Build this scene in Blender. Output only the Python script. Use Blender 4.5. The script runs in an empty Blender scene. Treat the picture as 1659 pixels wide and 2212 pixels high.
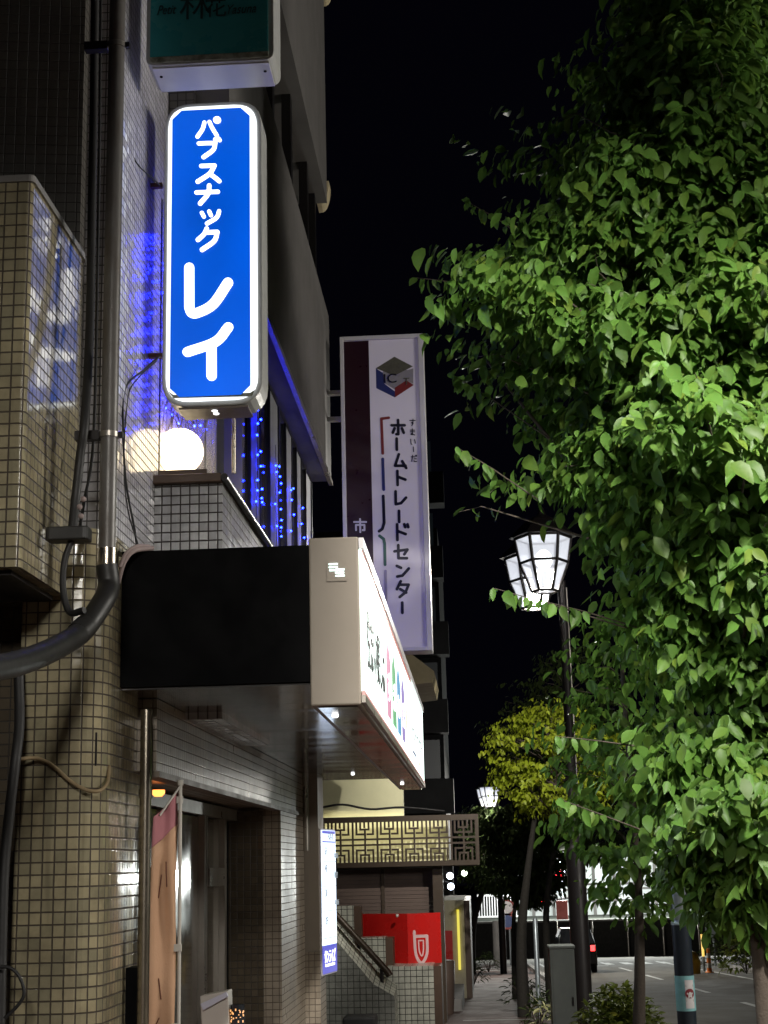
import bpy, math, random
import numpy as np
from mathutils import Vector, Matrix

# ------------------------------------------------------------------ camera, world, exposure
sc = bpy.context.scene
COL = sc.collection
R = math.radians
CAM_Z = 1.6
F_PX, W_PX, H_PX = 3250.0, 1659.0, 2212.0          # focal length in pixels of a 1659 x 2212 view of the photo
PITCH, YAW, ROLL = R(13.27), R(3.21), R(1.375)
cd = bpy.data.cameras.new('camera'); cam = bpy.data.objects.new('camera', cd); COL.objects.link(cam)
cd.sensor_fit = 'VERTICAL'; cd.sensor_height = 24.0; cd.sensor_width = 18.0
cd.lens = 24.0 * F_PX / H_PX
cd.clip_start = 0.05; cd.clip_end = 600
fwd = Vector((-math.sin(YAW) * math.cos(PITCH), math.cos(YAW) * math.cos(PITCH), math.sin(PITCH)))
right0 = Vector((math.cos(YAW), math.sin(YAW), 0)); up0 = right0.cross(fwd)
# the camera is rolled clockwise: world-up leans left in the picture
cr = right0 * math.cos(ROLL) - up0 * math.sin(ROLL)
cu = right0 * math.sin(ROLL) + up0 * math.cos(ROLL)
cam.matrix_world = Matrix(((cr.x, cu.x, -fwd.x, 0), (cr.y, cu.y, -fwd.y, 0), (cr.z, cu.z, -fwd.z, CAM_Z), (0, 0, 0, 1)))
sc.camera = cam

w = bpy.data.worlds.new('World'); sc.world = w; w.use_nodes = True
bg = w.node_tree.nodes['Background']
bg.inputs['Color'].default_value = (0.00075, 0.0007, 0.0018, 1); bg.inputs['Strength'].default_value = 1.0
sc.view_settings.view_transform = 'Standard'; sc.view_settings.look = 'None'
sc.view_settings.exposure = 0.0; sc.view_settings.gamma = 1.0
sc.cycles.max_bounces = 6; sc.cycles.diffuse_bounces = 3; sc.cycles.glossy_bounces = 3
sc.cycles.transmission_bounces = 4; sc.cycles.transparent_max_bounces = 8
sc.cycles.sample_clamp_indirect = 4.0; sc.cycles.caustics_reflective = False; sc.cycles.caustics_refractive = False

# light leaving each lantern head: (direction, cone in degrees, edge softness, watts); cones are aimed to keep light off the posts and the bay
L_UP = ((0, -0.72, -0.69), 124, 0.4, 2600.0), ((0.35, 0.68, -0.62), 124, 0.45, 4600.0)
L_FAR = ((0.55, -0.72, -0.60), 130, 0.4, 3800.0), ((0.4, 0.72, -0.6), 130, 0.4, 6000.0)
L_TREE = None, ((0.35, 0.75, -0.56), 104, 0.35, 12500.0)
L_BACK = None, ((0, 0.02, -1), 165, 0.13, 3600.0)
L_CROSS = ((-0.8, 0.15, -0.5), 150, 0.3, 1600.0), ((-0.8, 0.15, -0.5), 150, 0.3, 1600.0)
rng = random.Random(7)

def ray(px, py):
    return fwd * F_PX + cr * (px - W_PX / 2) + cu * (H_PX / 2 - py)
def at(px, py, Y):            # the point seen at a pixel, on the plane y = Y
    d = ray(px, py); t = Y / d.y
    return Vector((d.x * t, Y, CAM_Z + d.z * t))
def atx(px, py, X):           # ... on the plane x = X
    d = ray(px, py); t = X / d.x
    return Vector((X, d.y * t, CAM_Z + d.z * t))
def gz(Y):                    # the street falls away from the camera at 4 %
    return -0.04 * min(max(Y, -12.0), 88.0)

# ------------------------------------------------------------------ materials
class NT:
    def __init__(s, name):
        s.m = bpy.data.materials.new(name); s.m.use_nodes = True
        s.t = s.m.node_tree; s.b = s.t.nodes['Principled BSDF']; s.out = s.t.nodes['Material Output']
    def n(s, typ, **kw):
        nd = s.t.nodes.new(typ)
        for k, v in kw.items(): setattr(nd, k, v)
        return nd
    def l(s, a, b): s.t.links.new(a, b)
    def math(s, op, a, b=None, c=None):
        nd = s.n('ShaderNodeMath', operation=op)
        for i, v in enumerate((a, b, c)):
            if v is None: continue
            if isinstance(v, (int, float)): nd.inputs[i].default_value = v
            else: s.l(v, nd.inputs[i])
        return nd.outputs[0]
    def vmath(s, op, a, b=None):
        nd = s.n('ShaderNodeVectorMath', operation=op)
        for i, v in enumerate((a, b)):
            if v is None: continue
            if isinstance(v, (tuple, list)): nd.inputs[i].default_value = v
            else: s.l(v, nd.inputs[i])
        return nd.outputs['Value'] if op in ('DOT_PRODUCT', 'LENGTH') else nd.outputs[0]
    def mix(s, f, a, b):
        nd = s.n('ShaderNodeMix', data_type='RGBA')
        if isinstance(f, (int, float)): nd.inputs[0].default_value = f
        else: s.l(f, nd.inputs[0])
        for i, v in ((6, a), (7, b)):
            if isinstance(v, (tuple, list)): nd.inputs[i].default_value = (*v[:3], 1)
            else: s.l(v, nd.inputs[i])
        return nd.outputs[2]
    def noise(s, scale, detail=4, coord='Object', rough=0.6, stretch=None):
        tc = s.n('ShaderNodeTexCoord'); nz = s.n('ShaderNodeTexNoise')
        nz.inputs['Scale'].default_value = scale; nz.inputs['Detail'].default_value = detail
        nz.inputs['Roughness'].default_value = rough
        v = tc.outputs[coord]
        if stretch: v = s.vmath('MULTIPLY', v, stretch)
        s.l(v, nz.inputs['Vector']); return nz.outputs['Fac']
    def ramp(s, f, lo, hi, a=0.0, b=1.0):
        nd = s.n('ShaderNodeMapRange'); s.l(f, nd.inputs[0])
        for i, v in enumerate((lo, hi, a, b)): nd.inputs[1 + i].default_value = v
        return nd.outputs[0]

def mat(name, col, rough=0.6, metal=0.0, dirt=0.35, scale=6.0, bump=0.0, bscale=60.0, spec=0.5, stretch=None, dirtcol=None):
    s = NT(name)
    f = s.ramp(s.noise(scale, 5, stretch=stretch), 0.35, 0.72)
    dc = dirtcol or tuple(c * 0.45 for c in col)
    f2 = s.math('MULTIPLY', f, dirt)
    s.l(s.mix(f2, col, dc), s.b.inputs['Base Color'])
    s.l(s.math('ADD', s.math('MULTIPLY', f, 0.18), max(0.02, rough - 0.08)), s.b.inputs['Roughness'])
    s.b.inputs['Metallic'].default_value = metal; s.b.inputs['Specular IOR Level'].default_value = spec
    if bump:
        bp = s.n('ShaderNodeBump'); bp.inputs['Strength'].default_value = bump; bp.inputs['Distance'].default_value = 0.01
        s.l(s.noise(bscale, 4), bp.inputs['Height']); s.l(bp.outputs[0], s.b.inputs['Normal'])
    return s.m

def emit(name, col, strength, base=(0.3, 0.3, 0.3), var=0.0, scale=3.0, stretch=None):
    s = NT(name); s.b.inputs['Base Color'].default_value = (*base, 1); s.b.inputs['Roughness'].default_value = 0.35
    s.b.inputs['Emission Color'].default_value = (*col, 1)
    if var:
        f = s.ramp(s.noise(scale, 2, stretch=stretch), 0.3, 0.7, strength * (1 - var), strength)
        s.l(f, s.b.inputs['Emission Strength'])
    else: s.b.inputs['Emission Strength'].default_value = strength
    return s.m

def tile_mat(name, col, mortar, pu, pv, gap=0.10, rough=0.10, tilt=0.02, cvar=0.25, warm=0.0, dirt=0.6):
    """glazed square tiles from UVs in metres: each tile has its own tint and its own slight tilt"""
    s = NT(name)
    uv = s.n('ShaderNodeUVMap').outputs[0]
    p = s.vmath('DIVIDE', uv, (pu, pv, 1.0))
    cell = s.vmath('FLOOR', p); fr = s.vmath('SUBTRACT', p, cell)
    wn = s.n('ShaderNodeTexWhiteNoise', noise_dimensions='3D'); s.l(cell, wn.inputs['Vector'])
    sx = s.n('ShaderNodeSeparateXYZ'); s.l(fr, sx.inputs[0])
    dx = s.math('ABSOLUTE', s.math('SUBTRACT', sx.outputs[0], 0.5)); dy = s.math('ABSOLUTE', s.math('SUBTRACT', sx.outputs[1], 0.5))
    d = s.math('MAXIMUM', dx, dy)
    wob = s.math('MULTIPLY', s.math('SUBTRACT', s.noise(35, 3, 'UV'), 0.5), 0.05)
    d = s.math('ADD', d, wob)
    grout = s.ramp(d, 0.5 - gap, 0.5 - gap * 0.55)
    rnd = wn.outputs['Color']; rv = wn.outputs['Value']
    dark = tuple(c * (1 - cvar) for c in col); tint = tuple(min(1, c * k) for c, k in zip(col, (1 + warm, 1.0, 1 - warm)))
    c = s.mix(rv, dark, tint)
    grime = s.math('MULTIPLY', s.ramp(s.noise(2.2, 6, 'UV', 0.7), 0.42, 0.75), dirt)
    uvs = s.vmath('MULTIPLY', uv, (13.0, 0.9, 1.0)); nz = s.n('ShaderNodeTexNoise'); nz.inputs['Scale'].default_value = 1.0; nz.inputs['Detail'].default_value = 5
    s.l(uvs, nz.inputs['Vector'])                                   # rain streaks
    grime = s.math('MAXIMUM', grime, s.math('MULTIPLY', s.ramp(nz.outputs['Fac'], 0.52, 0.74), dirt * 0.8))
    c = s.mix(grime, c, tuple(x * 0.45 for x in mortar))
    s.l(s.mix(grout, c, mortar), s.b.inputs['Base Color'])
    rr = s.math('ADD', s.math('MULTIPLY', grout, 0.75), s.math('ADD', s.math('MULTIPLY', grime, 0.25), s.math('ADD', rough, s.math('MULTIPLY', rv, 0.05))))
    s.l(rr, s.b.inputs['Roughness'])
    rc = s.vmath('SUBTRACT', rnd, (0.5, 0.5, 0.5))
    tl = s.vmath('DOT_PRODUCT', rc, s.vmath('MULTIPLY', fr, (1, 1, 0)))
    h = s.math('ADD', s.math('MULTIPLY', tl, tilt), s.math('MULTIPLY', grout, -0.06))
    h = s.math('ADD', h, s.math('MULTIPLY', s.noise(28, 2, 'UV'), 0.004))
    s.b.inputs['Specular IOR Level'].default_value = 0.75
    bp = s.n('ShaderNodeBump'); bp.inputs['Strength'].default_value = 1.0; bp.inputs['Distance'].default_value = pu
    s.l(h, bp.inputs['Height']); s.l(bp.outputs[0], s.b.inputs['Normal'])
    return s.m

def glass_mat(name, col=(0.02, 0.022, 0.025), rough=0.04):
    s = NT(name); s.b.inputs['Base Color'].default_value = (*col, 1); s.b.inputs['Metallic'].default_value = 0
    s.l(s.ramp(s.noise(5, 3), 0.3, 0.8, rough, rough + 0.09), s.b.inputs['Roughness'])
    s.b.inputs['Specular IOR Level'].default_value = 0.6
    return s.m

def pane_mat(name, clear, col, strength, rough=0.3):
    """lit pane: part of the light passes straight through, the rest glows"""
    s = NT(name); tr = s.n('ShaderNodeBsdfTransparent'); mx = s.n('ShaderNodeMixShader')
    mx.inputs[0].default_value = clear
    s.b.inputs['Base Color'].default_value = (0.5, 0.5, 0.5, 1); s.b.inputs['Roughness'].default_value = rough
    s.b.inputs['Emission Color'].default_value = (*col, 1); s.b.inputs['Emission Strength'].default_value = strength
    s.l(s.b.outputs[0], mx.inputs[1]); s.l(tr.outputs[0], mx.inputs[2]); s.l(mx.outputs[0], s.out.inputs['Surface'])
    return s.m

def leaf_mat(name, col, yellow):
    s = NT(name)
    at_ = s.n('ShaderNodeAttribute', attribute_name='tint')
    sep = s.n('ShaderNodeSeparateXYZ'); s.l(at_.outputs['Vector'], sep.inputs[0])
    c = s.mix(sep.outputs[0], tuple(x * 0.6 for x in col), tuple(x * 1.35 for x in col))
    c = s.mix(sep.outputs[1], c, yellow)
    blotch = s.ramp(s.noise(40, 3), 0.4, 0.75, 0, 0.35)
    c = s.mix(blotch, c, tuple(x * 0.7 for x in yellow))
    s.l(c, s.b.inputs['Base Color']); s.b.inputs['Roughness'].default_value = 0.5 if col[1] > 0.05 else 0.75
    s.b.inputs['Specular IOR Level'].default_value = 0.36 if col[1] > 0.05 else 0.1
    tl = s.n('ShaderNodeBsdfTranslucent'); s.l(c, tl.inputs['Color'])
    mx = s.n('ShaderNodeMixShader'); mx.inputs[0].default_value = 0.42
    s.l(s.b.outputs[0], mx.inputs[1]); s.l(tl.outputs[0], mx.inputs[2]); s.l(mx.outputs[0], s.out.inputs['Surface'])
    return s.m

M = dict(
    tile_beige=tile_mat('beige glazed tile', (0.42, 0.38, 0.25), (0.055, 0.04, 0.026), 0.05, 0.05, gap=0.08, rough=0.03, tilt=0.012, cvar=0.3, warm=0.05),
    tile_white=tile_mat('white glazed tile', (0.55, 0.55, 0.56), (0.045, 0.035, 0.032), 0.05, 0.05, gap=0.095, rough=0.07, tilt=0.05, cvar=0.12),
    tile_long=tile_mat('white wall tile', (0.74, 0.72, 0.76), (0.10, 0.09, 0.09), 0.047, 0.047, gap=0.085, rough=0.07, tilt=0.06, cvar=0.1),
    tile_grey=tile_mat('grey dull tile', (0.13, 0.12, 0.105), (0.045, 0.04, 0.036), 0.05, 0.05, gap=0.07, rough=0.3, tilt=0.03, cvar=0.2),
    tile_brown=tile_mat('brown grey tile', (0.30, 0.25, 0.19), (0.08, 0.06, 0.045), 0.05, 0.05, gap=0.06, rough=0.27, tilt=0.012, cvar=0.2),
    tile_dark=tile_mat('dark glazed tile', (0.10, 0.08, 0.055), (0.025, 0.02, 0.016), 0.05, 0.05, gap=0.06, rough=0.12, tilt=0.04, cvar=0.35),
    tile_cream=tile_mat('cream stair tile', (0.66, 0.66, 0.56), (0.05, 0.05, 0.04), 0.10, 0.10, gap=0.07, rough=0.15, tilt=0.03, cvar=0.12),
    tile_green=tile_mat('grey green stair tile', (0.26, 0.27, 0.24), (0.05, 0.05, 0.045), 0.10, 0.10, gap=0.06, rough=0.2, tilt=0.03, cvar=0.15),
    spandrel=mat('grey render panel', (0.15, 0.14, 0.132), 0.65, scale=1.5, bump=0.1, bscale=40, dirt=0.4),
    concrete=mat('weathered concrete', (0.24, 0.23, 0.22), 0.8, scale=3, bump=0.3, bscale=30),
    darkmetal=mat('dark bronze frame', (0.025, 0.022, 0.022), 0.4, 0.6),
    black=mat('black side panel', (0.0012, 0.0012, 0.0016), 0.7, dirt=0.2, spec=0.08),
    beige=mat('beige painted steel', (0.25, 0.215, 0.175), 0.55, dirt=0.18, scale=2.0),
    steel=mat('stainless pipe', (0.42, 0.37, 0.30), 0.25, 0.95, dirt=0.4, scale=4, stretch=(1, 1, 0.3)),
    pipe=mat('grey painted pipe', (0.15, 0.145, 0.14), 0.42, 0.1, dirt=0.8, scale=11, dirtcol=(0.07, 0.05, 0.035), stretch=(1, 1, 0.35)),
    blackpipe=mat('black flexible conduit', (0.018, 0.017, 0.016), 0.5, dirt=0.4),
    cable=mat('black cable', (0.012, 0.011, 0.011), 0.6, dirt=0.2),
    palecable=mat('faded pink cable', (0.36, 0.28, 0.27), 0.7, dirt=0.3),
    rust=mat('rusty bracket', (0.16, 0.075, 0.045), 0.8, scale=30, dirt=0.6),
    brownsill=mat('brown sill', (0.10, 0.058, 0.036), 0.5, dirt=0.4),
    browntrim=mat('brown steel trim', (0.16, 0.13, 0.10), 0.5, 0.2),
    soffit=mat('metal soffit', (0.16, 0.155, 0.15), 0.14, 0.55, dirt=0.4, scale=3, stretch=(0.3, 1, 1)),
    soffit2=mat('grey soffit strip', (0.22, 0.19, 0.165), 0.13, 0.5, dirt=0.35, scale=2.5),
    signframe=mat('white sign frame', (0.45, 0.45, 0.44), 0.4, dirt=0.25, scale=12),
    algae=mat('frame edge with moss', (0.42, 0.43, 0.36), 0.8, dirt=0.9, scale=22, dirtcol=(0.05, 0.06, 0.02)),
    signunder=mat('sign underside', (0.20, 0.16, 0.13), 0.45, dirt=0.5, scale=6),
    whitepaint=mat('white enamel', (0.66, 0.64, 0.66), 0.4, dirt=0.15, scale=6),
    e_sheetglow=emit('acrylic sheet with added glow', (0.86, 0.76, 1.0), 0.13, (0.58, 0.55, 0.58), var=0.75, scale=0.5, stretch=(1, 1, 0.8)),  # lavender emission added, standing in for light falling on the tall sign
    maroon=mat('dark maroon film', (0.025, 0.006, 0.012), 0.35, dirt=0.3),
    ink=mat('dark navy lettering', (0.006, 0.006, 0.02), 0.4, dirt=0.1),
    red_ink=mat('dull red lettering', (0.22, 0.03, 0.03), 0.4, dirt=0.1),
    blue_ink=mat('dull blue lettering', (0.03, 0.04, 0.16), 0.4, dirt=0.1),
    green_ink=mat('dull green lettering', (0.03, 0.11, 0.08), 0.4, dirt=0.1),
    grey_ink=mat('grey lettering', (0.34, 0.31, 0.38), 0.4, dirt=0.1),
    olive_ink=mat('olive emblem', (0.12, 0.115, 0.085), 0.4, dirt=0.5, scale=40),
    greyglass=mat('grey emblem film', (0.30, 0.285, 0.30), 0.3, dirt=0.2),
    teal=mat('teal acrylic', (0.05, 0.33, 0.36), 0.3, dirt=0.3, scale=2),
    tealink=mat('black script lettering', (0.01, 0.04, 0.045), 0.5, dirt=0.1),
    glass=glass_mat('dark window glass'),
    shopglass=glass_mat('shop glass', (0.13, 0.12, 0.10), 0.06),
    board=mat('pale painted boards', (0.50, 0.48, 0.47), 0.6, dirt=0.3, scale=3),
    curtain=mat('pale curtain', (0.5, 0.5, 0.52), 0.9, dirt=0.3, scale=3, stretch=(1, 8, 0.2)),
    alum=mat('brushed aluminium', (0.40, 0.37, 0.33), 0.35, 0.8, dirt=0.3),
    banner=mat('orange banner cloth', (0.56, 0.33, 0.20), 0.8, dirt=0.15, scale=3, bump=0.2, bscale=90),
    bannerpink=mat('pink banner cloth', (0.40, 0.15, 0.17), 0.8, dirt=0.2, scale=5),
    bannertext=mat('brown banner lettering', (0.14, 0.05, 0.03), 0.8, dirt=0.1),
    plastic=mat('white plastic', (0.55, 0.52, 0.47), 0.5, dirt=0.25),
    shutter=mat('brown steel shutter', (0.11, 0.075, 0.06), 0.5, 0.2, dirt=0.3, scale=3),
    bronze=mat('bronze lattice', (0.05, 0.033, 0.02), 0.45, 0.3, dirt=0.3, scale=8),
    cream=mat('cream wall board', (0.70, 0.67, 0.42), 0.7, dirt=0.2, scale=2),
    redpanel=mat('red sign panel', (0.50, 0.012, 0.010), 0.3, dirt=0.3, scale=2.5),
    redtext=mat('pale pink lettering', (0.62, 0.42, 0.42), 0.5, dirt=0.2),
    asphalt=mat('asphalt', (0.13, 0.116, 0.09), 0.85, scale=1.2, bump=0.4, bscale=120, dirt=0.35),
    paving=mat('brick coloured paving', (0.075, 0.042, 0.033), 0.8, scale=2, bump=0.3, bscale=80),
    kerb=mat('kerb stone', (0.30, 0.29, 0.27), 0.8, scale=6),
    line=mat('white road paint', (0.62, 0.61, 0.56), 0.7, dirt=0.5, scale=9),
    earth=mat('dark earth', (0.035, 0.028, 0.02), 0.95, scale=8),
    polebrown=mat('dark brown lamp post', (0.022, 0.018, 0.018), 0.45, 0.2, dirt=0.3),
    cabinet=mat('grey green cabinet paint', (0.13, 0.145, 0.135), 0.5, dirt=0.3, scale=4),
    navy=mat('navy pole sheet', (0.012, 0.02, 0.032), 0.38, dirt=0.5, scale=14),
    polegrey=mat('galvanised pole', (0.32, 0.36, 0.38), 0.4, 0.6, dirt=0.3),
    tealband=mat('pale teal sticker', (0.25, 0.52, 0.55), 0.5, dirt=0.25, scale=20),
    paper=mat('white poster paper', (0.68, 0.64, 0.64), 0.6, dirt=0.15, scale=20),
    posterred=mat('dark red print', (0.22, 0.02, 0.03), 0.6, dirt=0.1),
    bark=mat('bark', (0.075, 0.058, 0.045), 0.9, scale=25, bump=0.7, bscale=50, stretch=(1, 1, 0.3)),
    barkdark=mat('darkened bark', (0.02, 0.017, 0.013), 0.9, scale=25, bump=0.6, bscale=40),  # bark colour darkened so the strongly lit far trunks look unlit
    carpaint=mat('dark car paint', (0.02, 0.021, 0.024), 0.2, 0.3, dirt=0.1),
    rubber=mat('black rubber', (0.012, 0.012, 0.012), 0.8),
    orange=mat('orange plastic', (0.75, 0.20, 0.02), 0.5, dirt=0.15),
    faded=mat('faded red sign', (0.35, 0.06, 0.05), 0.5, dirt=0.3),
    blueface=mat('dull blue sign face', (0.05, 0.08, 0.22), 0.5, dirt=0.2),
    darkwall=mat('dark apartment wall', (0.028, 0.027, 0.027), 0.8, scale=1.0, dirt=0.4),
    balcony=mat('dim balcony wall', (0.03, 0.03, 0.032), 0.8, scale=1.0),
    leaf=leaf_mat('dogwood leaf', (0.080, 0.178, 0.030), (0.15, 0.22, 0.03)),
    leaf_yel=leaf_mat('yellow green leaf', (0.30, 0.38, 0.025), (0.44, 0.46, 0.03)),
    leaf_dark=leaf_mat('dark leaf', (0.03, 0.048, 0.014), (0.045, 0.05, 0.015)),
    leaf_shrub=leaf_mat('shrub leaf', (0.11, 0.155, 0.025), (0.28, 0.27, 0.04)),
    leaf_pale=leaf_mat('variegated leaf', (0.45, 0.45, 0.22), (0.55, 0.52, 0.3)),
    e_blue=emit('lit blue acrylic', (0.0, 0.125, 0.88), 1.08, (0.0, 0.03, 0.2), var=0.5, scale=1.1, stretch=(1, 1, 0.6)),
    e_white=emit('lit white acrylic', (0.92, 0.97, 1.0), 1.8, var=0.3, scale=2.0),
    e_letter=emit('lit white lettering', (1.0, 1.0, 1.0), 2.2),
    e_globe=emit('lit globe', (1.0, 0.80, 0.50), 6.0),
    e_fascia=emit('lit fascia sheet', (0.80, 1.0, 0.93), 3.2, (0.6, 0.6, 0.6), var=0.4, scale=2.2, stretch=(1, 1, 0.02)),
    e_led=emit('blue fairy bulb', (0.003, 0.010, 1.0), 85.0),
    e_sign=emit('lit white board', (0.66, 0.80, 1.0), 2.0),
    e_signblue=emit('lit blue board', (0.03, 0.04, 0.72), 0.8),
    e_pink=emit('lit pink print', (0.62, 0.13, 0.33), 0.85), e_green=emit('lit green print', (0.03, 0.42, 0.12), 0.8),
    e_cyan=emit('lit blue print', (0.01, 0.30, 0.60), 0.85), e_purple=emit('lit purple print', (0.28, 0.18, 0.58), 0.85),
    e_orange=emit('lit orange print', (0.75, 0.42, 0.15), 0.8), e_red=emit('lit red edge', (0.75, 0.10, 0.08), 0.55),
    e_black=mat('black print', (0.012, 0.012, 0.012), 0.4, dirt=0.1), e_navy=emit('lit navy print', (0.02, 0.03, 0.25), 0.6),
    e_greyprint=emit('lit grey print', (0.22, 0.27, 0.30), 0.7),
    e_spot=emit('louvre glow', (0.75, 1.0, 0.95), 3.0),
    e_tube=emit('warm tube', (1.0, 0.92, 0.62), 34.0), e_tail=emit('tail lamp', (1.0, 0.03, 0.03), 6.0),
    e_signal=emit('red signal lens', (1.0, 0.02, 0.03), 9.0), e_far=emit('far lamp', (0.9, 0.95, 1.0), 30.0),
    e_bulb=emit('lantern bulb', (0.9, 0.95, 1.0), 8.0),
    e_amber=emit('amber post', (1.0, 0.62, 0.12), 1.2), e_yellow=emit('yellow light strip', (1.0, 0.85, 0.05), 0.8),
    e_farwall=emit('lit glazed hall', (0.80, 0.92, 0.85), 0.85, var=0.6, scale=0.35),
    e_window=emit('dim curtained window', (0.10, 0.14, 0.16), 0.03, (0.03, 0.03, 0.03)),
    e_bulbamber=emit('amber glitter', (1.0, 0.42, 0.10), 1.2),
    pane=pane_mat('lantern pane', 0.5, (0.86, 0.9, 1.0), 0.85),
    clearglass=pane_mat('clear box glass', 0.86, (0, 0, 0), 0.0, 0.05),
)

# ------------------------------------------------------------------ mesh building
WORLD = {}
class MB:
    def __init__(s): s.v = []; s.f = []; s.uv = []; s.smooth = []
    def face(s, pts, uvs=None, smooth=False):
        i = len(s.v); s.v += [tuple(p) for p in pts]; s.f.append(tuple(range(i, i + len(pts))))
        s.uv += list(uvs) if uvs else [(0.0, 0.0)] * len(pts); s.smooth.append(smooth); return s
    def mesh(s, verts, faces, smooth=False):
        i = len(s.v); s.v += [tuple(p) for p in verts]
        for f in faces:
            s.f.append(tuple(i + k for k in f)); s.uv += [(0.0, 0.0)] * len(f); s.smooth.append(smooth)
        return s
    def box(s, x0, y0, z0, x1, y1, z1):
        x0, x1 = min(x0, x1), max(x0, x1); y0, y1 = min(y0, y1), max(y0, y1); z0, z1 = min(z0, z1), max(z0, z1)
        return s.extrude([(x0, y0), (x1, y0), (x1, y1), (x0, y1)], z0, z1)
    def extrude(s, poly, z0, z1, u0=0.0, smooth=False):       # vertical prism, UV in metres; poly counter-clockwise from above
        u = u0; n = len(poly)
        zz = (lambda i, z: z[i] if isinstance(z, (list, tuple)) else z)
        for i in range(n):
            a, b = poly[i], poly[(i + 1) % n]; j = (i + 1) % n
            L = math.hypot(b[0] - a[0], b[1] - a[1])
            s.face([(*a, zz(i, z0)), (*b, zz(j, z0)), (*b, zz(j, z1)), (*a, zz(i, z1))],
                   [(u, zz(i, z0)), (u + L, zz(j, z0)), (u + L, zz(j, z1)), (u, zz(i, z1))], smooth)
            u += L
        s.face([(*poly[i], zz(i, z1)) for i in range(n)], [tuple(poly[i]) for i in range(n)])
        s.face([(*poly[i], zz(i, z0)) for i in reversed(range(n))], [tuple(poly[i]) for i in reversed(range(n))])
        return s
    def prism(s, pts, d):                                       # planar polygon pushed along vector d
        n = len(pts); a = [Vector(p) for p in pts]; b = [p + Vector(d) for p in a]
        i = len(s.v); vs = a + b
        fs = [tuple(range(n)), tuple(reversed(range(n, 2 * n)))] + [(k, k + n, (k + 1) % n + n, (k + 1) % n) for k in range(n)]
        s.mesh(vs, fs); k = sum(len(f) for f in fs)
        s.uv[-k:] = [(vs[q].x + vs[q].y, vs[q].z) for f in fs for q in f]; return s
    def tube(s, path, r, n=10, cap=True):
        P = [Vector(p) for p in path]; rs = r if isinstance(r, (list, tuple)) else [r] * len(P)
        vs = []; up = None
        for i, p in enumerate(P):
            d = (P[min(i + 1, len(P) - 1)] - P[max(i - 1, 0)]).normalized()
            if up is None: up = Vector((1, 0, 0)) if abs(d.x) < 0.8 else Vector((0, 1, 0))
            a = (up - d * up.dot(d)).normalized(); b = d.cross(a); up = a
            vs += [p + (a * math.cos(2 * math.pi * k / n) + b * math.sin(2 * math.pi * k / n)) * rs[i] for k in range(n)]
        fs = [(i * n + k, i * n + (k + 1) % n, (i + 1) * n + (k + 1) % n, (i + 1) * n + k) for i in range(len(P) - 1) for k in range(n)]
        s.mesh(vs, fs, True)
        if cap:
            s.mesh(vs[:n], [tuple(reversed(range(n)))]); s.mesh(vs[-n:], [tuple(range(n))])
        return s
    def lathe(s, c, prof, n=16, smooth=True, phase=0.0):       # prof: (radius, z) from bottom to top
        vs = []; c = Vector(c)
        for r, z in prof: vs += [c + Vector((r * math.cos(phase + 2 * math.pi * k / n), r * math.sin(phase + 2 * math.pi * k / n), z)) for k in range(n)]
        fs = [(i * n + k, i * n + (k + 1) % n, (i + 1) * n + (k + 1) % n, (i + 1) * n + k) for i in range(len(prof) - 1) for k in range(n)]
        s.mesh(vs, fs, smooth)
        if prof[0][0] > 1e-4: s.mesh(vs[:n], [tuple(reversed(range(n)))])
        if prof[-1][0] > 1e-4: s.mesh(vs[-n:], [tuple(range(n))])
        return s
    def ball(s, c, r, n=16, m=10, sq=1.0):
        return s.lathe(c, [(max(1e-5, r * math.sin(math.pi * i / m)), -r * sq * math.cos(math.pi * i / m)) for i in range(m + 1)], n)
    def build(s, name, material, parent=None, bevel=0.0):
        me = bpy.data.meshes.new(name); off = WORLD.get(parent.as_pointer(), Vector()) if parent else Vector()
        me.from_pydata([(p[0] - off.x, p[1] - off.y, p[2] - off.z) for p in s.v], [], s.f)
        ul = me.uv_layers.new(name='UVMap'); ul.data.foreach_set('uv', [c for q in s.uv for c in q])
        me.polygons.foreach_set('use_smooth', s.smooth)
        me.materials.append(M[material] if isinstance(material, str) else material); me.update()
        o = bpy.data.objects.new(name, me); COL.objects.link(o); o.parent = parent
        WORLD[o.as_pointer()] = off.copy()
        if bevel:
            md = o.modifiers.new('bevel', 'BEVEL'); md.width = bevel; md.segments = 2; md.limit_method = 'ANGLE'; md.angle_limit = R(40)
            wl = o.modifiers.new('weld', 'WELD'); wl.merge_threshold = 0.0003
            o.modifiers.move(1, 0)
        return o

def thing(name, label, cat, loc=(0, 0, 0), group=None):
    o = bpy.data.objects.new(name, None); COL.objects.link(o); o.location = loc; o.empty_display_size = 0.2
    o['label'] = label; o['category'] = cat
    if group: o['group'] = group
    WORLD[o.as_pointer()] = Vector(loc); return o
def tag(o, label, cat, group=None):
    o['label'] = label; o['category'] = cat
    if group: o['group'] = group
    return o
def struct(o): o['kind'] = 'structure'; return o
def copy_tree(o, parent=None):
    c = o.copy(); COL.objects.link(c)
    if parent: c.parent = parent
    for ch in list(o.children): copy_tree(ch, c)
    return c

def round_poly(poly, rad, n=6):
    out = []
    for i, p in enumerate(poly):
        r = rad[i]
        if r <= 0: out.append(tuple(p)); continue
        p = Vector(p); a = (Vector(poly[i - 1]) - p).normalized(); b = (Vector(poly[(i + 1) % len(poly)]) - p).normalized()
        A, B = p + a * r, p + b * r
        for k in range(n + 1):
            t = k / n; out.append(tuple(A * (1 - t) ** 2 + p * 2 * t * (1 - t) + B * t * t))
    return out

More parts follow.
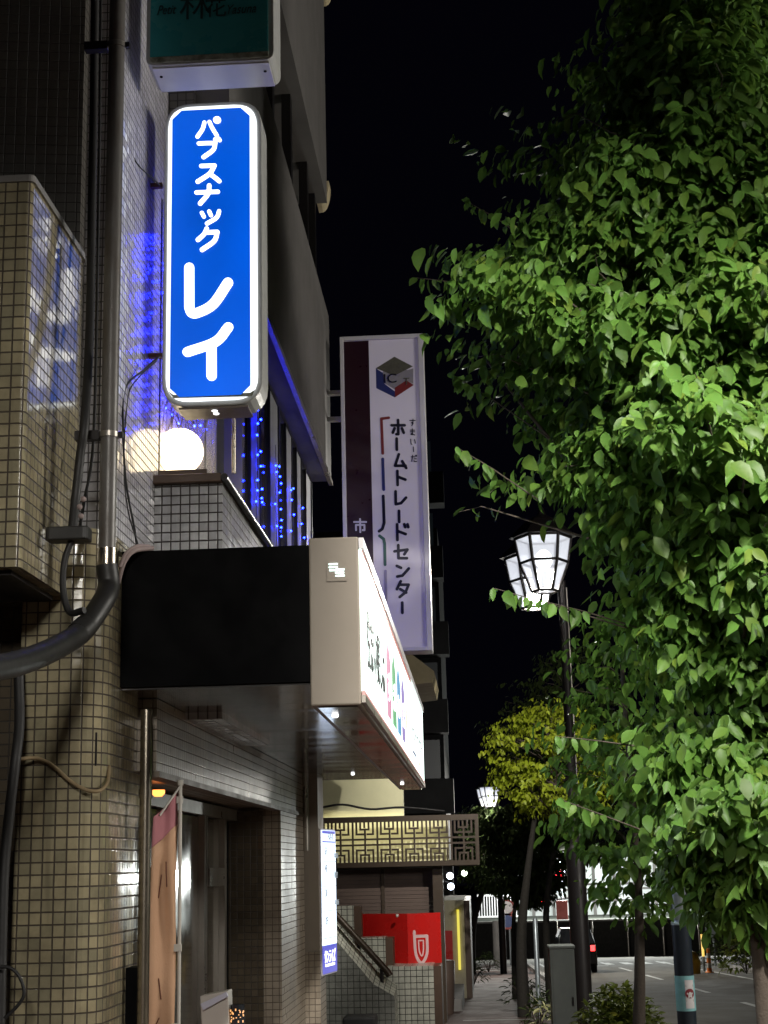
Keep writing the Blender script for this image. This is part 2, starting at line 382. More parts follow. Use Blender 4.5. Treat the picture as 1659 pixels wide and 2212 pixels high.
def strokes(mb, paths, r, o, u, v, nrm, depth=0.004):
    """rounded pen strokes: capsules in the plane (o,u,v), each a hair prouder than the last"""
    k = 0
    for path in paths:
        for a, b in zip(path[:-1], path[1:]):
            A = Vector(a); B = Vector(b); d = B - A; ang = math.atan2(d.y, d.x)
            pts = [A + Vector((math.cos(ang + math.pi / 2 + math.pi * i / 6), math.sin(ang + math.pi / 2 + math.pi * i / 6))) * r for i in range(7)]
            pts += [B + Vector((math.cos(ang - math.pi / 2 + math.pi * i / 6), math.sin(ang - math.pi / 2 + math.pi * i / 6))) * r for i in range(7)]
            mb.prism([o + u * p.x + v * p.y + nrm * (depth + k * 0.00025) for p in pts], -nrm * (depth + k * 0.00025 - 0.0005)); k += 1
def curve(pts, n=6):                                             # smooth a polyline (Catmull-Rom)
    P = [Vector(p) for p in pts]; P = [P[0] * 2 - P[1]] + P + [P[-1] * 2 - P[-2]]; out = []
    for i in range(1, len(P) - 2):
        for k in range(n):
            t = k / n
            out.append(0.5 * ((2 * P[i]) + (P[i + 1] - P[i - 1]) * t + (2 * P[i - 1] - 5 * P[i] + 4 * P[i + 1] - P[i + 2]) * t * t + (3 * P[i] - P[i - 1] - 3 * P[i + 1] + P[i + 2]) * t ** 3))
    return out + [P[-2]]

def letters(name, body, origin, u, v, size, material, parent, width=None, shear=0.0, bold=0.0):
    """typeset writing; origin is the lower-left corner, u and v the unit directions along and up"""
    c = bpy.data.curves.new(name, 'FONT'); c.body = body; c.size = 1.0; c.shear = shear; c.offset = bold
    t = bpy.data.objects.new(name, c); COL.objects.link(t)
    dg = bpy.context.evaluated_depsgraph_get(); dg.update()
    me0 = bpy.data.meshes.new_from_object(t.evaluated_get(dg)); bpy.data.objects.remove(t)
    n = u.cross(v); vs = [x.co.copy() for x in me0.vertices]
    mx = max(x.x for x in vs); mn = min(x.x for x in vs); sx = (width / (mx - mn)) if width else size
    off = WORLD.get(parent.as_pointer(), Vector())
    fr = [origin + u * ((x.x - mn) * sx) + v * (x.y * size) - off for x in vs]
    ne = len(vs)
    fs = [tuple(p.vertices) for p in me0.polygons]
    V = [p + n * 0.004 for p in fr] + [p + n * 0.0006 for p in fr]
    ed = {}
    for f in fs:
        for a, b in zip(f, f[1:] + f[:1]): ed[(a, b)] = 1
    side = [(b, a, a + ne, b + ne) for (a, b) in ed if (b, a) not in ed]
    me = bpy.data.meshes.new(name); me.from_pydata(V, [], fs + side); me.materials.append(M[material]); me.update()
    bpy.data.meshes.remove(me0)
    o = bpy.data.objects.new(name, me); COL.objects.link(o); o.parent = parent; WORLD[o.as_pointer()] = off.copy(); return o

UX, UY, UZ = Vector((1, 0, 0)), Vector((0, 1, 0)), Vector((0, 0, 1))

# ------------------------------------------------------------------ ground
def sheet(name, material, x0, x1, ys, dz, kind=True):
    mb = MB()
    for a, b in zip(ys[:-1], ys[1:]):
        mb.face([(x0, a, gz(a) + dz), (x1, a, gz(a) + dz), (x1, b, gz(b) + dz), (x0, b, gz(b) + dz)])
    o = mb.build(name, material)
    if kind: struct(o)
    return o
YS = [-12, 0, 20, 40, 60, 75, 88, 130, 400]
sheet('ground', 'earth', -150, 150, YS, -0.06)
sheet('road', 'asphalt', 2.2, 9.2, YS[:7], -0.05)
mb = MB(); mb.face([(-60, 75, gz(75) - 0.046), (60, 75, gz(75) - 0.046), (60, 84, gz(84) - 0.046), (-60, 84, gz(84) - 0.046)])
struct(mb.build('crossing_road', 'asphalt'))
mb = MB()
for a, b in zip([-12, 0, 20, 40, 60], [0, 20, 40, 60, 74.0]):
    mb.mesh([(-3.5, a, gz(a)), (1.9, a, gz(a)), (1.9, b, gz(b)), (-3.5, b, gz(b)), (1.9, a, gz(a) - 0.045), (1.9, b, gz(b) - 0.045)], [(0, 1, 2, 3), (1, 4, 5, 2)])
struct(mb.build('pavement', 'paving'))
mb = MB()
for a, b in zip([-12, 0, 20, 40, 60], [0, 20, 40, 60, 74.0]):
    mb.mesh([(x, y, gz(y) + z) for y in (a, b) for x, z in ((1.91, -0.05), (1.91, 0.10), (2.08, 0.10), (2.10, -0.048))],
            [(0, 1, 5, 4), (1, 2, 6, 5), (2, 3, 7, 6)])
    mb.mesh([(x, y, gz(y) + z) for y in (a, b) for x, z in ((9.2, -0.05), (9.2, 0.10), (9.4, 0.10), (9.4, -0.05))],
            [(0, 1, 5, 4), (1, 2, 6, 5), (2, 3, 7, 6)])
struct(mb.build('kerb', 'kerb'))
sheet('far_pavement', 'paving', 9.4, 12.5, YS[:6], 0.08)
mb = MB()
for y in range(-5, 74, 10):
    y = y + 4.5
    mb.face([(5.5, y, gz(y) - 0.046), (5.64, y, gz(y) - 0.046), (5.64, y + 5, gz(y + 5) - 0.046), (5.5, y + 5, gz(y + 5) - 0.046)])
for a, b in zip(YS[:5], YS[1:6]):
    mb.face([(8.1, a, gz(a) - 0.046), (8.25, a, gz(a) - 0.046), (8.25, b, gz(b) - 0.046), (8.1, b, gz(b) - 0.046)])
    mb.face([(2.6, a, gz(a) - 0.046), (2.72, a, gz(a) - 0.046), (2.72, b, gz(b) - 0.046), (2.6, b, gz(b) - 0.046)])
for k in range(7):
    mb.face([(x, y, gz(y) - 0.0455) for x, y in ((2.9 + 0.85 * k, 70.0), (3.3 + 0.85 * k, 70.0), (3.3 + 0.85 * k, 73.5), (2.9 + 0.85 * k, 73.5))])
mb.face([(2.8, 67.8, gz(67.8) - 0.0455), (5.4, 67.8, gz(67.8) - 0.0455), (5.4, 68.3, gz(68.3) - 0.0455), (2.8, 68.3, gz(68.3) - 0.0455)])
struct(mb.build('road_markings', 'line'))
# pale drain and driveway strips across the pavement
mb = MB()
for y, wd in ((28.6, 0.22), (36.5, 0.15), (43.5, 0.2), (47.5, 0.2), (52.0, 0.2), (62, 1.1), (65, 1.0)):
    mb.face([(-0.4, y, gz(y) + 0.004), (1.55, y, gz(y) + 0.004), (1.55, y + wd, gz(y + wd) + 0.004), (-0.4, y + wd, gz(y + wd) + 0.004)])
struct(mb.build('pavement_strips', 'kerb'))

# ------------------------------------------------------------------ near building (left): rounded tiled bay over a tiled pillar
XB = -1.74
YB0, YB1 = atx(56, 800, XB).y, atx(180, 900, XB).y
nb = thing('tiled_building', 'beige tiled building with rounded balcony bay at the left edge', 'building', (-2.2, 6.0, 0.2))
zb0, zb1 = at(60, 1225, YB0 + 0.02).z, at(60, 398, YB0 + 0.02).z
bay = round_poly([(-3.6, YB0), (XB, YB0), (XB, YB1), (-3.6, YB1)], [0, 0.03, 0.10, 0])
MB().extrude(bay, zb0, zb1, smooth=False).build('balcony_bay', 'tile_beige', nb)
cap = round_poly([(-3.6, YB0 - 0.01), (XB + 0.01, YB0 - 0.01), (XB + 0.01, YB1 + 0.012), (-3.6, YB1 + 0.012)], [0, 0.03, 0.1, 0])
MB().extrude(cap, zb1 + 0.001, zb1 + 0.03).build('coping', 'concrete', nb)
XPL = -1.57
pil = round_poly([(-1.93, 6.3), (XPL, 6.3), (XPL, 7.12), (-1.93, 7.12)], [0.02, 0.17, 0, 0], 8)
MB().extrude(pil, -0.3, zb0 + 0.3, u0=0.013).build('tiled_pillar', 'tile_beige', nb)
MB().extrude([(-3.6, 6.42), (-1.935, 6.42), (-1.935, 6.95), (-3.6, 6.95)], -0.3, zb0 + 0.3).build('recessed_wall', 'tile_dark', nb)
MB().extrude([(-3.6, 6.35), (-1.80, 6.62), (-1.80, 6.95), (-3.6, 6.95)], zb0 + 0.31, 9.5).build('upper_wall', 'tile_grey', nb)
MB().box(-3.6, YB0 + 0.06, zb0 - 0.02, XB - 0.05, 6.29, zb0 - 0.002).build('bay_underside', 'darkmetal', nb)

# ------------------------------------------------------------------ middle building
XA, XS, XW, X1 = -1.655, -1.30, -1.42, -1.48
YA, YB, YE = 6.72, 7.98, 14.15
bb = thing('office_building', 'dark grey office block with window bands, tile panels and ground floor shop', 'building', (-3.0, 10.0, -0.5))
zc = 2.34                                                        # canopy underside
MB().extrude([(-3.5, YA), (XA, YA), (XA, YB), (-3.5, YB)], zc + 0.02, 9.5).build('side_tile_wall', 'tile_long', bb)
z_sp0 = at(718, 1028, YE - 0.2).z; z_sp1 = at(712, 668, YE - 0.2).z
z_s30 = at(706, 420, YE - 0.2).z; z_s31 = z_s30 + 2.3
MB().extrude([(-1.9, YB), (XS, YB), (XS, YE), (-1.9, YE)], z_sp0, z_sp1).build('spandrel', 'spandrel', bb)
MB().extrude([(-1.9, YB), (XS, YB), (XS, YE), (-1.9, YE)], z_s30, z_s31).build('spandrel', 'spandrel', bb)
MB().extrude([(-1.9, YB), (XS - 0.05, YB), (XS - 0.05, YE - 0.3), (-1.9, YE - 0.3)], z_s31 + 0.9, z_s31 + 3.0).build('parapet', 'spandrel', bb)
MB().extrude([(XA + 0.005, YB - 0.03), (XS - 0.20, YB - 0.03), (XS - 0.20, YB - 0.003), (XA + 0.005, YB - 0.003)], at(440, 415, YB).z, 9.4).build('front_tile_panel', 'tile_grey', bb)
# sill strip under the first spandrel, then the three window bands with their mullions
MB().box(XS - 0.02, YB + 0.05, z_sp0 - 0.05, XS + 0.015, YE - 0.02, z_sp0 - 0.003).build('drip_edge', 'alum', bb)
zw0 = 2.95
PANES = ((10.0, 10.45), (11.0, 11.5), (12.0, 12.4), (12.75, 13.1), (13.5, 13.95))
MB().box(-1.9, 9.7, zw0, XW - 0.075, YE - 0.15, z_sp0 - 0.003).build('window_glass', 'glass', bb)
for y0, y1 in PANES:
    MB().box(XW - 0.074, y0, zw0, XW - 0.062, y1, z_sp0 - 0.053).build('curtained_pane', 'curtain', bb)
    for y in (y0 - 0.032, y1 + 0.002): MB().box(XW - 0.074, y, zw0, XW - 0.052, y + 0.03, z_sp0 - 0.053).build('mullion', 'darkmetal', bb)
for z0, z1 in ((z_sp1, z_s30), (z_s31, z_s31 + 0.9)):
    for y in (8.6, 9.6, 10.7, 11.9, 13.2, 13.9):
        MB().box(XW - 0.06, y, z0 + 0.003, XW + 0.02, y + 0.12, z1 - 0.003).build('mullion', 'darkmetal', bb)
# grey boarded wall between the glass lamp box and the window band
g = MB()
for k in range(7):
    y0 = YB + 0.01 + k * 0.244
    g.box(-1.9, y0, zw0, -1.60 - (0.0 if k % 2 else 0.012), y0 + 0.238, z_sp0 - 0.06)
g.build('boarded_wall', 'board', bb)
MB().box(-1.9, 9.69, zw0, XW - 0.07, 9.698, z_sp0 - 0.06).build('board_return', 'board', bb)
# tiled planter block carrying the lamp box
XP = -1.29
ztp = at(320, 1050, 7.7).z
MB().extrude([(XA - 0.0, 7.7), (XP, 7.7), (XP, 9.5), (XA - 0.0, 9.5)], zc + 0.02, ztp, u0=0.01).build('planter_block', 'tile_white', bb)
MB().box(XA - 0.01, 7.66, ztp + 0.002, XP + 0.0, 9.5, ztp + 0.05).build('planter_sill', 'brownsill', bb, 0.006)
MB().tube([(XP + 0.02, 7.64, ztp + 0.02), (XP + 0.02, 9.55, ztp + 0.02)], 0.02).build('sill_edge', 'darkmetal', bb)
# ground floor
MB().extrude([(-2.6, 7.0), (X1, 7.0), (X1, 13.02), (-2.6, 13.02)], 2.06, at(450, 1481, 6.62).z - 0.009).build('lintel', 'tile_brown', bb)
MB().box(X1 - 0.06, 7.0, 2.03, X1 + 0.015, 13.02, 2.058).build('lintel_trim', 'browntrim', bb)
MB().extrude([(-1.80, 11.5), (X1, 11.5), (X1, 13.02), (-1.80, 13.02)], -0.9, 2.056).build('tiled_pier', 'tile_brown', bb)
MB().extrude([(-2.0, 11.44), (X1 - 0.13, 11.44), (X1 - 0.13, 11.497), (-2.0, 11.497)], -0.9, 2.027).build('dark_reveal', 'tile_dark', bb)
MB().extrude([(-1.9, 13.03), (-1.355, 13.03), (-1.355, 13.5), (-1.9, 13.5)], -0.95, 0.92).build('corner_pilaster', 'tile_brown', bb)
MB().box(-1.9, 13.05, 0.922, -1.36, 13.5, zc + 0.3).build('pilaster_panel', 'beige', bb)
MB().tube([(-1.46, 13.0, zc + 0.3), (-1.46, 13.0, 1.75)], 0.03).build('drain_stub', 'alum', bb)
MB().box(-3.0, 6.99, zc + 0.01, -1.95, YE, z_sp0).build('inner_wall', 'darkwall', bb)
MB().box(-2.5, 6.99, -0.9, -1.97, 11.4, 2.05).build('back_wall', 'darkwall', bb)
# glazed shop front: panes, frames, half-open dark doorway
sf = bpy.data.objects.new('shop_front', None); COL.objects.link(sf); sf.parent = bb; sf['label'] = 'dark glazed shop front with thin metal frames under the lintel'
WORLD[sf.as_pointer()] = WORLD[bb.as_pointer()].copy()
MB().box(-1.86, 7.15, -0.75, -1.84, 8.9, 1.95).build('window_pane', 'shopglass', sf)
MB().box(-1.86, 9.0, -0.75, -1.84, 10.05, 1.95).build('window_pane', 'shopglass', sf)
MB().box(-1.86, 10.2, -0.75, -1.84, 10.85, 1.95).build('door_pane', 'shopglass', sf)
for y, wd in ((8.9, 0.05), (10.06, 0.045), (10.14, 0.03), (10.86, 0.09)):
    MB().box(-1.88, y, -0.75, -1.80, y + wd, 1.96).build('frame', 'alum', sf)
MB().box(-1.88, 7.1, 1.962, -1.80, 11.43, 2.04).build('head_rail', 'alum', sf)
MB().box(-1.885, 10.2, 1.5, -1.79, 10.8, 1.62).build('door_closer', 'alum', sf)
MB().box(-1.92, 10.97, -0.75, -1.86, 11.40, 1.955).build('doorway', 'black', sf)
MB().box(-1.838, 7.2, 0.2, -1.832, 7.9, 1.3).build('notice', 'bannerpink', sf)
sd = MB().lathe((-1.68, 8.0, 1.99), [(0.02, 0.0), (0.035, 0.015), (0.035, 0.034)], 12).build('ceiling_light', emit('tiny orange lamp', (1, 0.25, 0.05), 4.0))
tag(sd, 'tiny orange lamp on the shop recess ceiling behind the banner', 'ceiling lamp')

# bracket-fan cover high on the building end
ac = thing('dome_awning', 'small beige quarter-round awning high on the office block end', 'awning', tuple(at(700, 420, YE + 0.1)))
c0 = at(684, 392, YE + 0.05)
def quarter(x0, y0, z0, rr, rise, wy, mb, t0=0.0):
    pr = [(x0, z0)] + [(x0 + rr * math.sin(R(a)), z0 - rise + rise * math.cos(R(a)) * 0 + 0 if False else z0 - rise * (1 - math.cos(R(0))) ) for a in ()]
    pts = [Vector((x0, y0, z0)), Vector((x0 + rr, y0, z0))]
    for a in range(0, 91, 10): pts.append(Vector((x0 + rr * math.cos(R(a)) ** 0.6 if a < 90 else x0, y0, z0 - rise * math.sin(R(a)) ** 1.3)))
    mb.prism(pts[:1] + pts[2:], (0, wy, 0))
q = MB(); quarter(c0.x, c0.y, c0.z, 0.125, 0.25, 0.22, q); q.build('awning_shell', mat('beige awning cloth', (0.62, 0.52, 0.32), 0.8), ac)
q = MB()
for f in (0.45, 0.75):
    pts = [Vector((c0.x + 0.125 * f * math.cos(R(a)) ** 0.6 if a < 90 else c0.x, c0.y - 0.006, c0.z - 0.25 * f * math.sin(R(a)) ** 1.3)) for a in range(0, 91, 15)]
    q.tube(pts, 0.006, 6)
q.build('awning_rib', 'darkmetal', ac)
ac2 = copy_tree(ac); ac2.location = at(706, -28, YE + 0.1); ac2['label'] = 'beige quarter-round awning cut off by the top edge of the view'
ac['group'] = ac2['group'] = 'quarter-round awnings on the building end'

# ------------------------------------------------------------------ shop canopy with lit fascia
YC0, YC1, XF = 6.62, 14.2, -0.48
zt = at(790, 1158, YC0).z; zc = at(790, 1507, YC0).z
zs_ = at(450, 1481, YC0).z
xl, xr = at(240, 1300, YC0).x, at(668, 1300, YC0).x
cn = thing('shop_canopy', 'long shop canopy with black side, beige end panel and lit white fascia', 'canopy', (-0.9, 10.0, zc))
MB().box(xl, YC0 + 0.01, zs_ + 0.005, xr - 0.002, YC1 - 0.05, zt - 0.03).build('side_panel', 'black', cn)
MB().box(xr, YC0, zc - 0.03, XF - 0.012, YC1, zt).build('sign_box', 'beige', cn, 0.008)
sl = MB(); ys_ = [YC0 + 0.03 + k * 0.75 for k in range(10)] + [YC1 - 0.06]
for a, b in zip(ys_[:-1], ys_[1:]): sl.box(xl, a, zs_ - 0.006, xr - 0.004, b - 0.004, zs_ + 0.003)
sl.build('soffit', 'soffit', cn)
MB().box(xr + 0.03, YC0 + 0.03, zc - 0.036, XF - 0.03, YC1 - 0.03, zc - 0.0315).build('sign_box_underside', 'soffit2', cn)
# fascia: lit sheet, edges, and its printing (faces the street, +x)
zf0, zf1 = zc + 0.035, zt - 0.055
MB().box(XF - 0.010, YC0 + 0.02, zf0, XF, YC1 - 0.02, zf1).build('lit_fascia', 'e_fascia', cn)
MB().box(XF - 0.010, YC0 + 0.005, zf1 + 0.001, XF + 0.012, YC1 - 0.005, zf1 + 0.05).build('top_edge', 'whitepaint', cn)
MB().box(XF - 0.010, YC0 + 0.005, zf0 - 0.055, XF + 0.008, YC1 - 0.005, zf0 - 0.022).build('bottom_edge', 'alum', cn)
MB().box(XF - 0.008, YC0 + 0.02, zf0 - 0.020, XF + 0.004, YC1 - 0.02, zf0 - 0.001).build('red_strip', 'e_red', cn)
MB().box(XF + 0.0005, YC0 + 0.03, zf1 - 0.030, XF + 0.004, YC1 - 2.6, zf1 - 0.002).build('red_strip', 'e_red', cn)
fu = UY; fo = lambda y, z: Vector((XF, y, z))
letters('lettering', '住まい探しは', fo(YC0 + 0.25, zf0 + 0.16), UY, UZ, 0.30, 'e_black', cn, width=1.35)
hs = [('e_pink', 'す'), ('e_green', 'ま'), ('e_cyan', 'い'), ('e_purple', 'だ')]
def house(y, wd, m, ch):
    zb, zm, zp = zf0 + 0.06, zf0 + 0.40, zf0 + 0.50
    MB().prism([fo(y, zb), fo(y + wd, zb), fo(y + wd, zm), fo(y + wd / 2, zp), fo(y, zm)], (0.004, 0, 0)).build('house_mark', m, cn)
    if ch: letters('house_letter', ch, fo(y + wd * 0.18, zb + 0.10) + Vector((0.0045, 0, 0)), UY, UZ, 0.2, 'e_letter', cn, width=wd * 0.64)
for k, (m, ch) in enumerate(hs): house(YC0 + 1.75 + k * 0.56, 0.42, m, ch)
MB().box(XF + 0.0005, YC0 + 4.05, zf0 + 0.05, XF + 0.004, YC0 + 4.17, zf0 + 0.44).build('house_mark', 'e_orange', cn)
letters('lettering', 'ホームトレード', fo(YC0 + 5.0, zf0 + 0.20), UY, UZ, 0.22, 'e_greyprint', cn, width=1.35)
letters('lettering', 'センター', fo(YC0 + 6.45, zf0 + 0.20), UY, UZ, 0.18, 'e_greyprint', cn, width=0.7)
MB().box(XF + 0.0005, YC0 + 5.1, zf0 + 0.09, XF + 0.004, YC0 + 5.7, zf0 + 0.115).build('underline', 'e_navy', cn)
MB().box(XF + 0.0005, YC0 + 6.3, zf0 + 0.07, XF + 0.004, YC0 + 6.5, zf0 + 0.10).build('underline', 'e_orange', cn)
# louvred vent in the end panel, glowing from inside
vc = at(727, 1232, YC0); lv = MB()
lv.box(vc.x - 0.045, YC0 - 0.004, vc.z - 0.05, vc.x + 0.045, YC0 - 0.0005, vc.z + 0.05); lv.build('vent_plate', 'beige', cn)
for dx, dz in ((-0.014, 0.028), (-0.014, 0.014), (-0.012, 0.0), (0.016, 0.002), (0.014, -0.012), (0.016, -0.026)):
    MB().extrude(round_poly([(vc.x + dx - 0.020, YC0 - 0.007), (vc.x + dx + 0.020, YC0 - 0.007), (vc.x + dx + 0.020, YC0 - 0.0045), (vc.x + dx - 0.020, YC0 - 0.0045)], [0] * 4), vc.z + dz - 0.0035, vc.z + dz + 0.0035).build('vent_slot', 'e_spot', cn)
for x, y in ((XF - 0.16, YC0 + 0.35), (XF - 0.15, YC1 - 1.2), (xr - 0.35, YC1 - 1.0)):
    MB().lathe((x, y, (zc if x > xr else zs_ + 0.03) - 0.05), [(0.012, 0.0), (0.016, 0.006), (0.016, 0.0135)], 10).build('downlight', 'e_letter', cn)

# ------------------------------------------------------------------ blue lit sign
YS_ = 7.40
bs = thing('blue_sign', 'lit blue sign with white rounded lettering projecting over the canopy', 'sign', tuple(at(460, 880, YS_ + 0.12)))
def frame_poly(x0, y0, x1, y1, Y, rpx, mode='round'):
    c = [at(x0, y1, Y), at(x1, y1, Y), at(x1, y0, Y), at(x0, y0, Y)]
    ctr = sum(c, Vector()) / 4
    hw = ((c[1] - c[0]).length + (c[2] - c[3]).length) / 4; hh = ((c[3] - c[0]).length + (c[2] - c[1]).length) / 4
    p = [(ctr.x - hw, ctr.z - hh), (ctr.x + hw, ctr.z - hh), (ctr.x + hw, ctr.z + hh), (ctr.x - hw, ctr.z + hh)]
    m = rpx / 420.0
    q = round_poly(p, [m] * 4, 6 if mode == 'round' else 1)
    return [Vector((a, Y, b)) for a, b in q]
MB().prism(frame_poly(353, 221, 566, 876, YS_, 62), (0, 0.21, 0)).build('sign_case', 'signframe', bs, 0.006)
MB().prism([p + Vector((0, -0.012, 0)) for p in frame_poly(362, 231, 556, 866, YS_, 52)], (0, 0.0115, 0)).build('lit_border', 'e_white', bs)
MB().prism([p + Vector((0, -0.017, 0)) for p in frame_poly(371, 239, 541, 857, YS_, 21, 'c')], (0, 0.0045, 0)).build('blue_face', 'e_blue', bs)
mp = MB()
a, b = at(376, 862, YS_), at(545, 858, YS_)
mp.prism([a + Vector((0, -0.015, 0)), b + Vector((0, -0.015, 0)), b + Vector((0.015, -0.015, 0.035)), b + Vector((-0.01, -0.015, 0.02)), a + Vector((0, -0.015, 0.018)), a + Vector((-0.03, -0.015, 0.04))], (0, 0.0025, 0))
mp.build('mossy_edge', 'algae', bs)
lb = min(v.z for v in frame_poly(353, 221, 566, 876, YS_, 40))
MB().box(at(385, 880, YS_).x, YS_ + 0.012, lb - 0.012, at(535, 880, YS_).x, YS_ + 0.2, lb - 0.001).build('base_cap', 'signunder', bs)
for dy in (0.05, 0.10):
    MB().lathe((at(460, 890, YS_).x, YS_ + dy, lb - 0.018), [(0.012, 0), (0.016, 0.003), (0.016, 0.0055)], 10).build('base_lamp', 'e_letter', bs)
G = {
 'パ': [curve([(.38, .80), (.30, .45), (.08, .05)], 4), curve([(.60, .82), (.72, .50), (.92, .10)], 4),
       [(.93 + .085 * math.cos(R(t)), .92 + .085 * math.sin(R(t))) for t in range(0, 361, 45)]],
 'ブ': [curve([(.08, .78), (.45, .80), (.84, .80)], 2)[:-1] + curve([(.84, .80), (.74, .42), (.30, .02)], 4), [(.84, 1.0), (.88, .95)], [(1.0, 1.02), (1.04, .96)]],
 'ス': [[(.20, .90), (.76, .92)] + curve([(.76, .92), (.55, .48), (.05, .05)], 4), curve([(.56, .46), (.75, .3), (.96, .08)], 3)],
 'ナ': [[(.04, .62), (.98, .66)], curve([(.60, 1.0), (.55, .55), (.20, .02)], 5)],
 'ッ': [[(.10, .80), (.20, .52)], [(.46, .90), (.55, .62)], curve([(.95, .92), (.82, .45), (.35, .02)], 4)],
 'ク': [curve([(.46, 1.0), (.35, .75), (.08, .48)], 4), [(.42, .82), (.92, .84)] + curve([(.92, .84), (.78, .42), (.26, .02)], 5)],
 'レ': [[(.12, .95), (.12, .20)] + curve([(.12, .20), (.17, .10), (.30, .10), (.62, .26), (.93, .66)], 5)],
 'イ': [curve([(.92, .92), (.66, .66), (.10, .48)], 5), [(.58, .62), (.58, .06)]],
}
def glyph(ch, x0, y0, x1, y1, rpx, Y, dy, m, parent):
    o = at(x0, y1, Y); u = at(x1, y1, Y) - o; v = at(x0, y0, Y) - o; o = o + Vector((0, dy, 0))
    mb = MB(); uu, vv = u.length, v.length
    strokes(mb, [[(p[0] * uu, p[1] * vv) for p in path] for path in G[ch]], rpx / 415.0, o, u.normalized(), v.normalized(), Vector((0, -1, 0)))
    return mb.build('lettering', m, parent)
for ch, x0, y0, x1, y1, r_ in (('パ', 424, 260, 474, 301, 4.4), ('ブ', 427, 305, 474, 344, 4.6), ('ス', 426, 358, 477, 398, 4.8), ('ナ', 424, 404, 473, 444, 4.8),
                              ('ッ', 433, 457, 477, 487, 4.4), ('ク', 425, 497, 475, 544, 4.8), ('レ', 398, 575, 502, 690, 11), ('イ', 396, 700, 504, 822, 11)):
    glyph(ch, x0, y0, x1, y1, r_, YS_, -0.0172, 'e_letter', bs)
# brackets from the tile wall to the sign
for px0, py0, px1, py1 in ((275, 392, 350, 400), (266, 772, 352, 768)):
    a = at(px0, py0, YS_ + 0.1); b = at(px1, py1, YS_ + 0.1)
    tag(MB().box(XA + 0.002, YS_ + 0.09, b.z - 0.012, b.x + 0.0, YS_ + 0.12, b.z + 0.012).build('sign_bracket', 'rust'),
        'upper rusty bar bracing the blue sign' if py0 < 500 else 'lower rusty bar bracing the blue sign', 'bracket', 'rusty sign brackets')
pm = at(505, 905, YS_ + 0.3)
tag(MB().tube([(pm.x, pm.y, lb + 0.05), (pm.x, pm.y, ztp + 0.052)], 0.011).build('support_rod', 'steel'), 'thin steel rod standing under the blue sign on the planter sill', 'rod')

# teal unlit sign higher up
YT = 6.95
ts = thing('teal_sign', 'unlit teal sign with dark script lettering cut off by the top edge', 'sign', tuple(at(450, 150, YT)))
a, b = at(315, 142, YT), at(592, 128, YT); ztop = a.z + 1.3
zb_ = (a.z + b.z) / 2
MB().prism([Vector((p[0], YT, p[1])) for p in round_poly([(a.x, zb_), (b.x, zb_), (b.x, ztop), (a.x, ztop)], [0.05] * 4)], (0, 0.27, 0)).build('sign_case', 'signframe', ts, 0.004)
MB().box(a.x + 0.022, YT - 0.006, zb_ + 0.045, b.x - 0.03, YT - 0.0005, ztop - 0.04).build('teal_face', 'teal', ts)
MB().box(a.x + 0.02, YT - 0.008, zb_ + 0.012, b.x - 0.03, YT - 0.001, zb_ + 0.043).build('mossy_edge', 'algae', ts)
MB().box(a.x + 0.03, YT + 0.02, zb_ - 0.008, b.x - 0.03, YT + 0.26, zb_ - 0.001).build('underside', 'whitepaint', ts)
for x in (a.x + 0.06, b.x - 0.06): MB().lathe((x, YT + 0.1, zb_ - 0.0125), [(0.008, 0), (0.008, 0.004)], 8).build('drain_hole', 'black', ts)
tl = at(340, 32, YT - 0.006); tr_ = at(500, 30, YT - 0.006)
letters('lettering', 'Petit', Vector((tl.x, YT - 0.006, tl.z)), UX, UZ, 0.075, 'tealink', ts, shear=0.35, width=0.10)
letters('lettering', 'Yasuna', Vector((tr_.x - 0.02, YT - 0.006, tr_.z)), UX, UZ, 0.075, 'tealink', ts, shear=0.35, width=0.15)
k1 = at(388, 38, YT - 0.006); k2 = at(452, 34, YT - 0.006)
letters('lettering', '林', Vector((k1.x, YT - 0.006, k1.z)), UX, UZ, 0.17, 'tealink', ts)
letters('lettering', '花', Vector((k2.x - 0.02, YT - 0.006, k2.z)), UX, UZ, 0.12, 'tealink', ts)

# ------------------------------------------------------------------ lamp box with globe on the planter
lbx = thing('lamp_box', 'glass corner box with metal frame on the planter sill below the blue sign', 'display case', (XA + 0.14, 7.85, ztp + 0.05))
gx0, gx1, gy0, gy1 = at(338, 1000, 7.8).x, at(443, 1000, 7.8).x, 7.8, 8.1
gz0, gz1 = ztp + 0.052, at(440, 425, 7.8).z
MB().box(gx0, gy0 - 0.012, gz0, gx1 + 0.012, gy1, gz0 + 0.055).build('base_rail', 'brownsill', lbx)
MB().box(gx0 - 0.012, gy0 - 0.012, gz0 + 0.057, gx0 + 0.014, gy0 + 0.02, gz1).build('corner_post', 'black', lbx)
MB().box(gx1 - 0.004, gy0 - 0.004, gz0 + 0.057, gx1 + 0.006, gy0 + 0.008, gz1).build('corner_post', 'alum', lbx)
MB().box(gx0 + 0.013, gy0, gz0 + 0.057, gx1 - 0.005, gy0 + 0.004, gz1).build('glass_pane', 'clearglass', lbx)
MB().box(gx1 - 0.002, gy0 + 0.009, gz0 + 0.057, gx1 + 0.002, gy1, gz1).build('glass_pane', 'clearglass', lbx)
MB().box(gx0, gy1 + 0.002, gz0, gx1 + 0.01, gy1 + 0.006, gz1).build('glass_pane', 'clearglass', lbx)
gc = at(388, 975, 7.95); gr = 0.132
gl = thing('globe_lamp', 'glowing round globe lamp standing in the glass box', 'lamp', (gc.x, gc.y, gz0 + 0.056))
MB().ball((gc.x, gc.y, max(gc.z, gz0 + 0.06)), gr, 24, 16, 0.98).build('globe', 'e_globe', gl)
